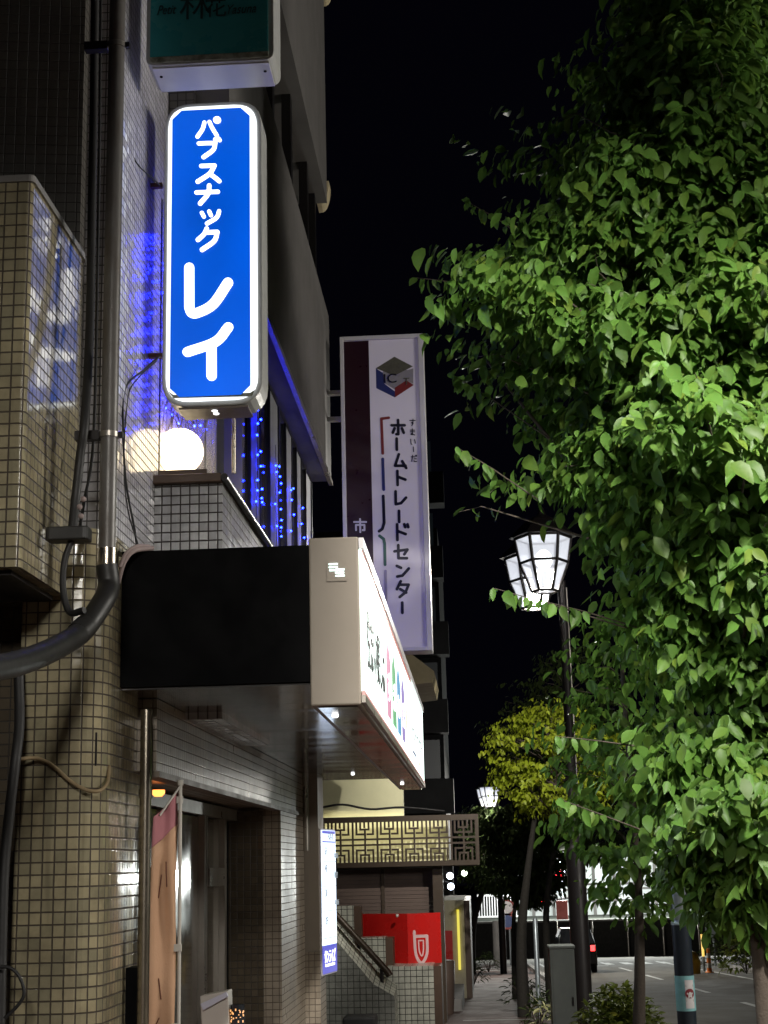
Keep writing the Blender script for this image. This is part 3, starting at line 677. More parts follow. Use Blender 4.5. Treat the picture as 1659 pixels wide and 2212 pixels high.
MB().lathe((gc.x, gc.y, gz0 + 0.056), [(0.05, 0), (0.055, 0.012), (0.045, 0.022)], 18).build('lamp_base', 'alum', gl)
# dried plant above the globe
dp = thing('dried_plant', 'trailing pale dried plant behind the glass above the globe lamp', 'plant', (gc.x, gc.y + 0.04, gz0 + 0.35))
tw = MB(); r2 = random.Random(3)
for k in range(16):
    x0 = gc.x + r2.uniform(-0.10, 0.10); z0 = gz0 + 0.42 + r2.uniform(-0.03, 0.1); dx = r2.uniform(-0.10, 0.10)
    tw.tube([(x0, gy0 + 0.05, z0), (x0 + dx * 0.5, gy0 + 0.04, z0 - 0.04), (max(gx0 + 0.02, min(gx1 - 0.02, x0 + dx)), gy0 + 0.05, z0 - 0.13 - r2.uniform(0, 0.05))], [0.003, 0.0035, 0.0012], 5)
tw.build('stem', 'palecable', dp)

# blue fairy lights: a curtain behind the sign, and strings in the window band
def fairy(name, label, pts_list, group, wire_r=0.0022, bulb_r=0.008, jit=0.02, seed=1):
    rr = random.Random(seed); t = thing(name, label, 'string lights', pts_list[0][0], group)
    wr = MB(); first = None
    for pts in pts_list:
        wr.tube(pts, wire_r, 5)
    wr.build('wire', 'cable', t)
    base = WORLD[t.as_pointer()]
    for pts in pts_list:
        for p in pts[1:]:
            q = Vector(p) + Vector((0, 0, rr.uniform(-jit, jit))) - base
            if first is None:
                first = MB().ball(base, bulb_r, 8, 6).build('bulb', 'e_led', t); first.location = q
            else:
                b_ = first.copy(); COL.objects.link(b_); b_.parent = t; b_.location = q
    return t
cur = []
rr = random.Random(11)
for k in range(8):
    x = gx0 + 0.02 + k * (gx1 - gx0 - 0.04) / 7; z = gz1 - 0.06
    pts = []
    while z > gz0 + 0.33:
        pts.append((x + rr.uniform(-0.02, 0.02), gy1 - 0.09 + rr.uniform(-0.05, 0.05), z)); z -= rr.uniform(0.05, 0.11)
    cur.append(pts)
fairy('fairy_light_curtain', 'curtain of blue fairy lights behind the glass beside the blue sign', cur, 'blue fairy lights', seed=2)
for i, ((y0, y1), od) in enumerate(zip(PANES, ('first', 'second', 'third', 'fourth', 'fifth'))):
    strs = []
    for y in (y0 + 0.12, y1 - 0.10):
        z = z_sp0 - 0.25 - rr.uniform(0, 0.4); pts = []
        while z > zw0 + 0.15:
            pts.append((XW - 0.035 + rr.uniform(0, 0.012), y + rr.uniform(-0.04, 0.04), z)); z -= rr.choice((0.06, 0.09, 0.16, 0.26))
        strs.append(pts)
    fairy('fairy_light_string', 'blue fairy lights in the %s lit window pane counted from the camera side' % od, strs, 'blue fairy lights', bulb_r=0.0085, seed=20 + i)

# ------------------------------------------------------------------ tall property sign
YH = 13.75
hs_ = thing('tall_sign', 'tall unlit white property sign with added purple glow and dark side stripe', 'sign', tuple(at(840, 1400, YH)))
c = [at(741, 1408, YH), at(936, 1408, YH), at(912, 720, YH), at(739, 732, YH)]
x0 = (c[0].x + c[3].x) / 2; x1 = (c[1].x + c[2].x) / 2; z0 = (c[0].z + c[1].z) / 2; z1 = (c[2].z + c[3].z) / 2
MB().box(x0, YH, z0, x1, YH + 0.26, z1).build('sign_case', 'whitepaint', hs_, 0.006)
f = MB()
for bx in ((x0, z0, x0 + 0.035, z1), (x1 - 0.05, z0, x1, z1), (x0 + 0.0355, z1 - 0.04, x1 - 0.0505, z1), (x0 + 0.0355, z0, x1 - 0.0505, z0 + 0.035)):
    f.box(bx[0], YH - 0.03, bx[1], bx[2], YH - 0.0008, bx[3])
f.build('sign_frame', 'whitepaint', hs_, 0.003)
MB().box(x0 + 0.037, YH - 0.006, z0 + 0.037, x1 - 0.052, YH - 0.0008, z1 - 0.042).build('sign_sheet', 'e_sheetglow', hs_)
xs = x0 + 0.037 + (x1 - x0) * 0.30
MB().box(x0 + 0.038, YH - 0.009, z0 + 0.039, xs, YH - 0.0065, z1 - 0.044).build('maroon_stripe', 'maroon', hs_)
HW = x1 - x0; HH = z1 - z0
def hp(px, py):                                                   # photo pixel -> point on the sign face
    p = at(px, py, YH); return Vector((p.x, YH - 0.0062, p.z))
def hstroke(paths, rpx, m, name='lettering', dy=0.0):
    mb = MB(); o = Vector((0, YH - 0.0062 + dy, 0))
    strokes(mb, [[(at(p[0], p[1], YH).x, at(p[0], p[1], YH).z) for p in path] for path in paths], rpx / 230.0, o, UX, UZ, Vector((0, -1, 0)))
    return mb.build(name, m, hs_)
def box_paths(paths, bx, by, w_, h_, sk=0.02):
    return [[(bx + p[0] * w_ + sk * (p[1] * h_), by + p[1] * h_) for p in path] for path in paths]
HG = {  # squared katakana, y downwards
 'ホ': [[(.0, .35), (1, .35)], [(.5, .0), (.5, .95), (.35, .95)], [(.22, .55), (.08, .85)], [(.78, .55), (.92, .85)]],
 'ー': [[(.5, .0), (.5, 1)]],
 'ム': [[(.45, .0), (.15, .82), (.95, .82)], [(.7, .5), (1, .98)]],
 'ト': [[(.25, .0), (.25, 1)], [(.25, .4), (.9, .62)]],
 'レ': [[(.2, .0), (.2, .92), (.6, .85), (1, .45)]],
 'ド': [[(.2, .0), (.2, 1)], [(.2, .42), (.8, .62)], [(.72, .0), (.78, .18)], [(.95, .0), (1.0, .18)]],
 'セ': [[(.0, .42), (1, .3), (.75, .62)], [(.3, .0), (.3, .88), (.95, .88)]],
 'ン': [[(.08, .1), (.4, .25)], [(.1, .92), (.5, .85), (1, .3)]],
 'タ': [[(.35, .0), (.05, .5)], [(.3, .22), (.95, .22), (.7, .7), (.25, 1)], [(.3, .5), (.75, .72)]],
 'す': [[(.0, .2), (1, .2)], [(.6, .0), (.6, .7), (.35, 1)], [(.6, .5), (.35, .5), (.4, .65), (.6, .6)]],
 'ま': [[(.1, .2), (.9, .2)], [(.1, .45), (.9, .45)], [(.5, .0), (.5, .9), (.2, .85), (.3, .7), (.9, .95)]],
 'い': [[(.1, .1), (.15, .8), (.3, .9)], [(.8, .15), (.95, .7)]],
 'だ': [[(.0, .25), (.7, .25)], [(.3, .0), (.1, .95)], [(.5, .55), (.95, .55)], [(.5, .8), (.6, .95), (1, .95)], [(.82, .0), (.86, .15)], [(.98, .0), (1.0, .15)]],
 '市': [[(.5, .0), (.5, .2)], [(.0, .22), (1, .22)], [(.15, .85), (.15, .45), (.85, .45), (.85, .85), (.7, .85)], [(.5, .25), (.5, 1)]],
}
for ch, x, y, w_, h_ in (('ホ', 846, 908, 28, 32), ('ー', 847, 948, 20, 24), ('ム', 849, 982, 28, 30), ('ト', 852, 1018, 26, 30), ('レ', 849, 1062, 28, 30), ('ー', 852, 1104, 20, 24),
                         ('ド', 852, 1133, 30, 34), ('セ', 852, 1178, 28, 32), ('ン', 855, 1220, 28, 28), ('タ', 856, 1256, 28, 34), ('ー', 859, 1302, 20, 22)):
    hstroke(box_paths(HG[ch], x, y, w_, h_), 3.1, 'ink')
for ch, x, y in (('す', 885, 906), ('ま', 885, 927), ('い', 886, 948), ('だ', 888, 984)): hstroke(box_paths(HG[ch], x, y, 12, 14), 1.0, 'ink')
hstroke([[(893, 966), (893.5, 976)]], 1.0, 'ink')
hstroke(box_paths(HG['市'], 765, 1122, 26, 28), 2.0, 'e_greyprint' if False else 'whitepaint', dy=-0.004)
hstroke([[(827, 981 - 1), (824, 905), (840, 903)]], 3.0, 'red_ink'); hstroke([[(827, 992), (829, 1058)]], 3.2, 'blue_ink')
hstroke([[(828, 1072), (830, 1130), (826, 1143), (819, 1148)]], 3.2, 'ink'); hstroke([[(820, 1158), (829, 1165), (831, 1175), (832, 1220)]], 3.2, 'green_ink')
hstroke([[(833, 1234), (834, 1305)]], 3.0, 'grey_ink'); hstroke([[(834, 1318), (835, 1340)]], 3.0, 'red_ink')
# hexagonal cube emblem
def poly_on(pts, m, dy, name):
    MB().prism([Vector((at(x, y, YH).x, YH - 0.0065 - dy, at(x, y, YH).z)) for x, y in pts], (0, 0.0008 + dy * 0.3, 0)).build(name, m, hs_)
hx = [(852, 771), (892, 792), (894, 832), (853, 859), (813, 839), (812, 796)]
poly_on([hx[5], hx[0], hx[1], (852, 812)], 'olive_ink', 0.0008, 'emblem')
poly_on([hx[4], hx[3], (853, 846), (830, 829), (827, 806), hx[5]], 'blue_ink', 0.0010, 'emblem')
poly_on([hx[3], hx[2], (878, 822), (853, 838)], 'red_ink', 0.0012, 'emblem')
poly_on([(826, 804), (852, 790), (880, 800), (893, 796), (893, 830), (878, 822), (853, 842), (830, 828)], 'greyglass', 0.0006, 'emblem')
l0 = hp(830, 828); letters('lettering', 'IC', Vector((l0.x, YH - 0.0085, l0.z)), UX, UZ, 0.13, 'ink', hs_, width=0.12)
l0 = hp(872, 832); letters('lettering', 'T', Vector((l0.x, YH - 0.0085, l0.z)), UX, UZ, 0.10, 'olive_ink', hs_)
for py in (905, 848):
    p = at(722, py, YH + 0.1)
    tag(MB().box(XS - 0.1, YH + 0.09, p.z - 0.02, x0 - 0.002, YH + 0.15, p.z + 0.02).build('sign_bracket', 'whitepaint'),
        'white arm holding the tall property sign, ' + ('lower of two' if py > 880 else 'upper of two'), 'bracket', 'tall sign brackets')

# lit white and blue wall sign by the corner pilaster
p0, p1 = at(696, 1790, 13.12), at(696, 2108, 13.12)
wsn = thing('tenant_sign', 'lit narrow white and blue tenant board beside the corner pilaster', 'sign', tuple(p1))
ang = R(81); du = Vector((math.cos(ang), math.sin(ang), 0)); nn = Vector((du.y, -du.x, 0)); wl = 0.50
o_ = Vector((-1.345, 13.1, p1.z)); hgt = p0.z - p1.z
def wbox(u0, u1, v0, v1, n0, n1, m, name):
    pts = [o_ + du * u + UZ * v + nn * n0 for u, v in ((u0, v0), (u1, v0), (u1, v1), (u0, v1))]
    return MB().prism(pts, nn * (n1 - n0)).build(name, m, wsn)
wbox(0, wl, 0, hgt, -0.09, 0.0, 'whitepaint', 'sign_case')
wbox(0.015, wl - 0.015, hgt * 0.20, hgt - 0.012, 0.0005, 0.006, 'e_sign', 'lit_board')
wbox(0.015, wl - 0.015, 0.012, hgt * 0.198, 0.0005, 0.006, 'e_signblue', 'blue_board')
wbox(0.03, wl - 0.03, hgt - 0.04, hgt - 0.016, 0.0065, 0.008, 'e_signblue', 'blue_strip'); wbox(0.03, wl - 0.03, hgt * 0.905, hgt * 0.915, 0.0065, 0.008, 'e_signblue', 'blue_strip')
for v in (0.77, 0.60, 0.43, 0.245): wbox(0.02, wl - 0.02, hgt * v, hgt * v + 0.005, 0.0065, 0.0085, 'e_greyprint', 'rule')
for body, u, v, s_ in (('入居者', 0.2, 0.93, 0.07), ('5F', 0.1, 0.82, 0.09), ('事務所', 0.42, 0.80, 0.05), ('4F', 0.1, 0.70, 0.09), ('教室', 0.42, 0.66, 0.06), ('3F', 0.1, 0.53, 0.09), ('事務所', 0.42, 0.47, 0.05), ('2F', 0.1, 0.34, 0.09)):
    letters('lettering', body, o_ + du * u + UZ * (hgt * v) + nn * 0.0066, du, UZ, s_, 'e_greyprint', wsn)
letters('lettering', 'サンライズ', o_ + du * 0.06 + UZ * (hgt * 0.085) + nn * 0.0066, du, UZ, 0.12, 'e_letter', wsn, width=wl - 0.14, shear=0.2)
wbox(0.08, wl - 0.1, hgt * 0.055, hgt * 0.072, 0.0065, 0.008, 'e_letter', 'underline')

# ------------------------------------------------------------------ pipes and cables, left
pp = thing('drain_pipe', 'grey drain pipe running down the tile wall then bending towards the camera', 'pipe', (-1.47, 6.15, 2.5))
YPI = 6.1
xa, xb = at(250, 0, YPI).x, at(236, 1170, YPI).x; xm = (xa + xb) / 2
zbend = at(240, 1185, YPI).z
MB().tube([(xm, YPI, 7.0), (xm, YPI, zbend)], 0.037, 14).build('upright', 'pipe', pp)
MB().tube([(xm, YPI, zbend - 0.001), (xm, YPI, zbend - 0.075)], 0.044, 14).build('coupling', 'steel', pp)
bend = [Vector((xm, YPI, zbend - 0.07)), Vector((xm + 0.01, YPI, zbend - 0.16)), at(222, 1300, 6.02), at(178, 1362, 5.9), at(120, 1400, 5.6), at(40, 1432, 5.2), at(-60, 1450, 4.8), at(-250, 1470, 4.4)]
MB().tube(curve(bend, 6), 0.046, 16).build('flexible_bend', 'blackpipe', pp)
MB().tube([at(186, 1352, 5.92), at(168, 1370, 5.86)], 0.049, 16).build('coupling', 'blackpipe', pp)
for py in (940, 100):
    z = at(245, py, YPI).z
    MB().tube([(xm, YPI, z - 0.012), (xm, YPI, z + 0.012)], 0.043, 14).build('clamp', 'alum', pp)
    MB().box(XA + 0.0, YPI - 0.02, z - 0.02, xm - 0.04, YPI + 0.02, z + 0.02).build('clamp_arm', 'darkmetal', pp)
    MB().box(xm + 0.041, YPI - 0.012, z - 0.012, xm + 0.06, YPI + 0.012, z + 0.012).build('clamp_bolt', 'darkmetal', pp)
def cable(label, pts, r_, m='cable', name='cable', cat='cable', group='cables on the left wall'):
    return tag(MB().tube(curve(pts, 5), r_, 8).build(name, m), label, cat, group)
YK = 5.98
cable('thick black cable bundle hanging between the bay and the drain pipe', [at(206, -40, 6.4), at(203, 200, 6.4), at(199, 420, 6.3), at(194, 700, 6.2), at(184, 900, YK), at(174, 980, YK), at(163, 1080, YK), at(156, 1150, YK)], 0.020)
cable('thin dark cable just left of the drain pipe', [at(218, -40, 6.45), at(215, 300, 6.4), at(210, 620, 6.4), at(204, 900, 6.3), at(196, 1010, 6.2), at(182, 1080, 6.1), at(172, 1150, 6.0)], 0.007)
cable('thin black cable in front of the tile wall right of the drain pipe', [at(300, 200, 7.2), at(285, 330, 7.1), at(345, 400, 7.3)], 0.004)
cable('black cable looping from the lower sign bracket down the tile wall', [at(345, 770, 7.3), at(310, 800, 7.2), at(270, 840, 7.0), at(266, 930, 6.9), at(272, 1040, 6.9), at(290, 1140, 6.9), at(296, 1182, 6.9)], 0.0055)
cable('second thin cable strung beside the looping black one', [at(338, 780, 7.3), at(300, 815, 7.15), at(276, 860, 7.05), at(268, 1000, 6.9), at(276, 1100, 6.85), at(300, 1182, 6.85)], 0.0035)
cable('drooping dark cable behind the bend of the pipe', [at(158, 1160, 5.95), at(140, 1210, 5.95), at(136, 1270, 5.95), at(150, 1322, 5.93), at(182, 1318, 5.9)], 0.014)
cable('pale pink cable laid over the corner of the black canopy side', [at(255, 1260, 6.55), at(268, 1215, 6.55), at(290, 1190, 6.57), at(330, 1184, 6.66)], 0.011, 'palecable', group='pale cables on the canopy')
cable('upper pale cable curling over the canopy corner', [at(258, 1225, 6.53), at(272, 1196, 6.55), at(296, 1180, 6.58), at(322, 1180, 6.66)], 0.009, 'palecable', group='pale cables on the canopy')
cable('faint yellowish cord sagging across the beige tiled pillar', [at(35, 1640, 6.2), at(80, 1638, 6.26), at(115, 1655, 6.27), at(150, 1686, 6.27), at(185, 1706, 6.27), at(215, 1708, 6.3), at(232, 1690, 6.4), at(236, 1655, 6.45)], 0.008, mat('yellow brown cord', (0.26, 0.19, 0.10), 0.7), group='cords on the pillar')
cable('black cable running down the dark left edge of the pillar', [at(40, 1440, 6.2), at(42, 1560, 6.15), at(34, 1640, 6.1), at(20, 1760, 6.1), at(8, 1900, 6.1), at(0, 2212, 6.05)], 0.022)
cable('looped black cord at the foot of the left edge', [at(-10, 2090, 6.0), at(20, 2090, 6.0), at(42, 2110, 6.0), at(52, 2145, 6.0), at(40, 2170, 6.0), at(10, 2200, 6.0)], 0.007)
hk = at(212, 1620, 6.4)
tag(MB().box(hk.x - 0.012, 6.3 + 0.05, hk.z - 0.07, hk.x + 0.006, 6.36 + 0.05, hk.z + 0.07).build('cable_cleat', 'darkmetal'), 'small dark cleat on the rounded edge of the pillar', 'cleat')
jb = thing('junction_box', 'flat black box on the cables below the balcony bay', 'box', tuple(at(150, 1156, 5.95)))
a = at(103, 1172, 5.95); b = at(196, 1140, 5.95)
MB().extrude(round_poly([(a.x, 5.9), (b.x, 5.9), (b.x, 5.99), (a.x, 5.99)], [0.02] * 4, 3), a.z, b.z).build('box_shell', 'blackpipe', jb, 0.006)
for px, py in ((172, 1095), (175, 1115), (180, 1078)):
    MB().ball(tuple(at(px, py, 5.95)), 0.012, 10, 8).build('connector', 'palecable', jb)
# steel down pipe under the canopy
dpz = thing('down_pipe', 'shiny brown steel down pipe standing under the canopy beside the banner', 'pipe', (at(312, 1900, 6.8).x, 6.8, -0.3))
xd = at(312, 1900, 6.8).x
MB().tube([(xd, 6.8, -0.4), (xd, 6.8, zc - 0.006)], 0.027, 14).build('pipe_shaft', 'steel', dpz)
zj = at(312, 1715, 6.8).z
MB().tube([(xd, 6.8, zj - 0.02), (xd, 6.8, zj + 0.02)], 0.031, 14).build('collar', 'steel', dpz)
MB().box(xd - 0.09, 6.83, -0.4, xd - 0.03, 6.96, at(290, 2090, 6.85).z).build('lower_cover', 'black', dpz)

# banner
bn = thing('banner', 'narrow orange banner with pink top on a white pole under the canopy', 'banner', (at(388, 2100, 7.1).x, 7.1, -0.28))
xpz = at(388, 1950, 7.1).x; zpt = at(388, 1695, 7.1).z
MB().tube([(xpz, 7.1, -0.28), (xpz, 7.1, zpt)], 0.0085, 10).build('pole', 'plastic', bn)
MB().tube([(xpz, 7.1, zpt - 0.004), (xpz, 7.1, zpt + 0.022)], 0.014, 10).build('pole_cap', 'plastic', bn)
tip = at(345, 1762, 7.02); MB().tube([(xpz, 7.1, zpt - 0.005), tuple(tip)], 0.005, 8).build('top_arm', 'plastic', bn)
def banner_part(v0, v1, m, name, nv=26, nu=8):
    mb = MB(); ztop_, zbot = zpt - 0.03, -0.05
    def pt(u, v):
        z = ztop_ - (ztop_ - zbot) * v
        wd = 0.085 + 0.065 * min(1, v * 1.6)
        ztilt = -0.12 * u * max(0, 1 - v * 1.4)
        return Vector((xpz - 0.014 - u * wd, 7.1 - 0.02 * math.sin(u * 7 + v * 3) - 0.10 * u + 0.012 * math.sin(v * 21 + u * 4), z + ztilt))
    for i in range(nv):
        for j in range(nu):
            q = [(j / nu, v0 + (v1 - v0) * i / nv), ((j + 1) / nu, v0 + (v1 - v0) * i / nv), ((j + 1) / nu, v0 + (v1 - v0) * (i + 1) / nv), (j / nu, v0 + (v1 - v0) * (i + 1) / nv)]
            mb.face([pt(*k) for k in q], None, True)
    o = mb.build(name, m, bn); sd_ = o.modifiers.new('cloth', 'SOLIDIFY'); sd_.thickness = 0.0015
    wl_ = o.modifiers.new('weld', 'WELD'); wl_.merge_threshold = 0.0004; o.modifiers.move(1, 0); return pt
pt = banner_part(0.0, 0.075, 'bannerpink', 'banner_top'); banner_part(0.0755, 1.0, 'banner', 'banner_cloth')
mbn = MB()
for v0, path in ((0.40, [(.55, .0), (.45, .05)]), (0.49, [(.5, 0), (.62, .02), (.4, .05), (.45, .08)]), (0.14, [(.4, 0), (.35, .06)]), (0.16, [(.6, 0), (.7, .05)]), (0.72, [(.7, 0), (.45, .05), (.6, .09)]), (0.82, [(.3, 0), (.5, .05), (.75, .1)])):
    mbn.tube([pt(u, v0 + v) + Vector((0, -0.004, 0)) for u, v in path], 0.0028, 6)
mbn.build('lettering', 'bannertext', bn)
for v in (0.35, 0.52, 0.02):
    p = pt(0.0, v); MB().box(p.x - 0.012, p.y - 0.008, p.z - 0.016, xpz + 0.010, p.y - 0.0065 + 0.02, p.z + 0.016).build('loop', 'plastic', bn)

# leaflet stand at the foot of the shop front
st = thing('leaflet_stand', 'tilted stand with pale top bar and glittering amber jar side', 'stand', tuple(at(480, 2230, 8.2)))
P4 = [at(432, 2152, 8.2), at(492, 2140, 8.2), at(498, 2290, 8.2), at(440, 2290, 8.2)]
MB().prism([p for p in P4][::-1], (0, 0.14, 0.0)).build('stand_body', 'plastic', st, 0.004)
q4 = [at(434, 2168, 8.19), at(490, 2142, 8.19), at(494, 2152, 8.19), at(440, 2182, 8.19)]
MB().prism(q4[::-1], (0, -0.02, 0)).build('top_bar', mat('pale blue plastic', (0.6, 0.62, 0.75), 0.4), st, 0.002)
jc = at(513, 2195, 8.25)
MB().lathe((jc.x, jc.y, jc.z - 0.22), [(0.035, 0), (0.04, 0.05), (0.04, 0.24), (0.036, 0.28)], 20).build('jar', 'glass', st)
jm = MB(); rj = random.Random(5)
for k in range(46):
    a_ = rj.uniform(-2.6, -0.5); z_ = rj.uniform(-0.2, 0.03); jm.box(jc.x + 0.0405 * math.cos(a_) - 0.003, jc.y + 0.0405 * math.sin(a_) - 0.003, jc.z + z_, jc.x + 0.0405 * math.cos(a_) + 0.003, jc.y + 0.0405 * math.sin(a_) + 0.001, jc.z + z_ + rj.uniform(0.004, 0.012))
jm.build('amber_glitter', 'e_bulbamber', st)

# ------------------------------------------------------------------ next building: lattice canopy, shutter, stairs, red panel
YL = 28.0
s28 = 3339.0 / YL
lt = thing('lattice_building', 'low shop building with bronze lattice canopy over a brown shutter', 'building', (-1.5, YL + 1, gz(YL)))
la, lb2 = at(690, 1757, YL), at(1033, 1768, YL); lz1 = (la.z + lb2.z) / 2; lz0 = at(860, 1872, YL).z
LX0, LX1 = la.x - 0.3, lb2.x
fr = MB(); ft = 0.10
fr.box(LX0, YL, lz1 - ft, LX1, YL + 0.12, lz1); fr.box(LX0, YL, lz0, LX1, YL + 0.12, lz0 + ft * 0.9); fr.box(LX1 - 0.05, YL + 0.001, lz0 + ft * 0.9, LX1 - 0.001, YL + 0.119, lz1 - ft)
fr.build('lattice_frame', 'bronze', lt)
lat = MB(); cw = 0.225 * 1.0; ih0, ih1 = lz0 + ft * 0.9, lz1 - ft; hh = ih1 - ih0
def bar(u0, v0, u1, v1, t=0.034):
    (u0, u1), (v0, v1) = sorted((u0, u1)), sorted((v0, v1))
    lat.box(u0 - t / 2, YL + 0.02 + rng.uniform(0, 0.004), v0 - t / 2, u1 + t / 2, YL + 0.07 + rng.uniform(0, 0.004), v1 + t / 2)
x = LX1 - 0.05; k = 0
while x > LX0 + cw:
    xa_, xb_ = x - 2 * cw, x
    bar(xb_, ih0, xb_, ih1, 0.034)
    m_ = (xa_ + xb_) / 2
    bar(m_, ih0 + hh * .22, m_, ih1 - hh * .22)
    for f in (0.43, 0.57): bar(xa_, ih0 + hh * f, xb_, ih0 + hh * f)
    for sgn, base in ((1, ih0), (-1, ih1)):
        g_ = lambda f: base + sgn * hh * f
        bar(xa_ + cw * .30, g_(.0), xa_ + cw * .30, g_(.30)); bar(xa_ + cw * .30, g_(.30), xa_ + cw * .95, g_(.30))
        bar(xa_ + cw * .62, g_(0), xa_ + cw * .62, g_(.18)); bar(xa_ + cw * .62, g_(.18), xa_ + cw * 1.3, g_(.18)); bar(xa_ + cw * 1.3, g_(0), xa_ + cw * 1.3, g_(.18))
        bar(xa_ + cw * 1.65, g_(0), xa_ + cw * 1.65, g_(.30)); bar(xa_ + cw * 1.2, g_(.30), xa_ + cw * 1.65, g_(.30)); bar(xa_ + cw * 0.95, g_(0), xa_ + cw * 0.95, g_(.12))
    x -= 2 * cw
lat.build('lattice', 'bronze', lt)
MB().box(LX0, YL + 0.75, lz0 - 0.02, at(968, 1800, YL + .75).x, YL + 1.0, lz1 + 0.02).build('cream_wall', 'cream', lt)
MB().box(LX0, YL + 0.75, lz1 + 0.022, at(871, 1720, YL + .75).x, YL + 1.0, lz1 + 0.9).build('cream_wall', 'cream', lt)
MB().box(LX0, YL + 0.13, lz1 - 0.02, LX1 - 0.02, YL + 0.30, lz1 - 0.005).build('canopy_top', 'bronze', lt)
MB().box(LX0, YL + 0.125, lz0 - 0.02, LX1 - 0.02, YL + 0.64, lz0 + 0.01).build('canopy_floor', 'bronze', lt)
PC0, PC1 = at(936, 1950, YL + .3).x, at(958, 1950, YL + .3).x
MB().box(PC0, YL + 0.3, -1.3, PC1, YL + 0.74, lz0 - 0.022).build('corner_post', 'bronze', lt)
sh = MB(); zs0, zs1 = -1.15, lz0 - 0.03
for k in range(40):
    z = zs0 + (zs1 - zs0) * k / 40
    sh.box(LX0, YL + 0.66 + (0.0 if k % 2 else 0.012), z, PC0 - 0.004, YL + 0.74, z + (zs1 - zs0) / 40 - 0.004)
sh.build('shutter', 'shutter', lt)
MB().box(at(822, 1900, YL).x - 0.03, YL + 0.62, -1.15, at(822, 1900, YL).x + 0.03, YL + 0.655, zs1).build('shutter_post', 'bronze', lt)
tb = thing('tube_light', 'warm fluorescent tube glowing behind the bronze lattice', 'lamp', (-1.2, YL + 0.2, lz1 - 0.05))
MB().tube([(LX0 + 0.2, YL + 0.20, lz1 - 0.05), (LX1 - 0.75, YL + 0.20, lz1 - 0.05)], 0.016, 8).build('tube', 'e_tube', tb)
# cables above the lattice
cable('sagging dark wire above the lattice canopy', [at(690, 1745, YL - 0.1), at(740, 1738, YL - 0.1), at(800, 1748, YL - 0.1), at(870, 1744, YL - 0.1), at(960, 1752, YL - 0.1)], 0.02, group='wires over the lattice')
# stepped tiled stair walls
stw = thing('stair_wall', 'cream tiled stepped stair wall in front of the red panel', 'stairs', (at(850, 2212, 26.5).x, 26.5, gz(26.5)))
for (pxa, pxb, py, Y, dpt) in ((700, 764, 1958, 26.9, 0.3), (778, 832, 2026, 26.6, 0.6), (835, 936, 2088, 26.3, 0.9)):
    A, B = at(pxa, py, Y), at(pxb, py, Y)
    MB().extrude([(A.x, Y), (B.x, Y), (B.x, Y + dpt), (A.x, Y + dpt)], gz(Y) - 0.3, A.z).build('step_block', 'tile_cream', stw)
    MB().box(B.x + 0.002, Y + 0.01, gz(Y) - 0.3, B.x + 0.13, Y + dpt, A.z - 0.01).build('step_side', 'brownsill', stw)
# sloping side wall with tiled top, hand rail
YR = 25.4
A = at(725, 2031, YR); B = at(806, 2126, YR); C_ = at(852, 2152, YR)
kx = (A.z - B.z) / (B.x - A.x)
MB().prism([Vector((A.x - 1.2, YR, gz(YR) - 0.3)), Vector((C_.x, YR, gz(YR) - 0.3)), C_, B, A, A + Vector((-1.2, 0, 1.2 * kx))], (0, 0.02, 0)).build('side_wall', 'tile_green', stw)
slope = MB(); A2 = A + Vector((-0.25, 0, 0.25 * kx)); Ls = (B - A2).length; up_ = Vector((0.04, 0.40, 0.19))
slope.face([A2 + Vector((0, 0.021, 0)), B + Vector((0, 0.021, 0)), B + up_, A2 + up_], [(0, 0), (Ls, 0), (Ls, 0.45), (0, 0.45)])
slope.face([B + Vector((0, 0.021, 0)), C_ + Vector((0, 0.021, 0)), C_ + up_ * 0.8, B + up_], [(0, 0), (.4, 0), (.4, .45), (0, .45)])
slope.face([C_ + Vector((0.0, 0.021, 0)), Vector((C_.x, YR + 0.021, gz(YR) - .3)), Vector((C_.x + .04, YR + 0.4, gz(YR) - .3)), C_ + up_ * 0.8], [(0, 0), (0, -1.2), (.4, -1.2), (.4, 0)])
slope.build('sloping_cap', 'tile_cream', stw)
hr = thing('hand_rail', 'dark metal hand rail sloping down the tiled stair wall', 'hand rail', (B.x, YR + 0.2, B.z))
ra, rb = at(725, 1976, YR + 0.2), at(838, 2100, YR + 0.2)
MB().tube([ra + (ra - rb) * 0.3, rb, rb + Vector((0.03, 0, -0.06))], 0.055, 10).build('rail', 'bronze', hr)
MB().tube([rb + Vector((-0.10, 0, 0.06)), rb + Vector((-0.10, 0.0, -0.32))], 0.03, 10).build('rail_post', 'darkmetal', hr)
# red panel with D
rp = thing('red_panel', 'folded red hoarding with a large pale outlined D', 'signboard', (at(870, 2100, 27.3).x, 27.3, gz(27.3)))
ra_, rb_, rc_ = at(783, 1973, 27.5), at(879, 1971, 27.0), at(951, 1972, 27.3)
zr0 = at(900, 2104, 27.0).z; zr1 = (ra_.z + rc_.z) / 2
MB().extrude([(ra_.x, 27.5), (rb_.x, 27.0), (rb_.x + 0.01, 27.04), (ra_.x, 27.55)], zr0, zr1).build('left_leaf', 'redpanel', rp)
MB().extrude([(rb_.x + 0.002, 27.0), (rc_.x, 27.3), (rc_.x, 27.35), (rb_.x + 0.012, 27.04)], zr0, zr1).build('right_leaf', 'redpanel', rp)
du2 = Vector((rc_.x - rb_.x, 0.3, 0)).normalized(); n2 = Vector((du2.y, -du2.x, 0))
dd = MB(); d0 = Vector((rb_.x, 27.0, 0)) + du2 * 0.13
bp_ = at(905, 2083, 27.1).z; tp_ = at(905, 2012, 27.1).z; hD = tp_ - bp_; wD = 0.24
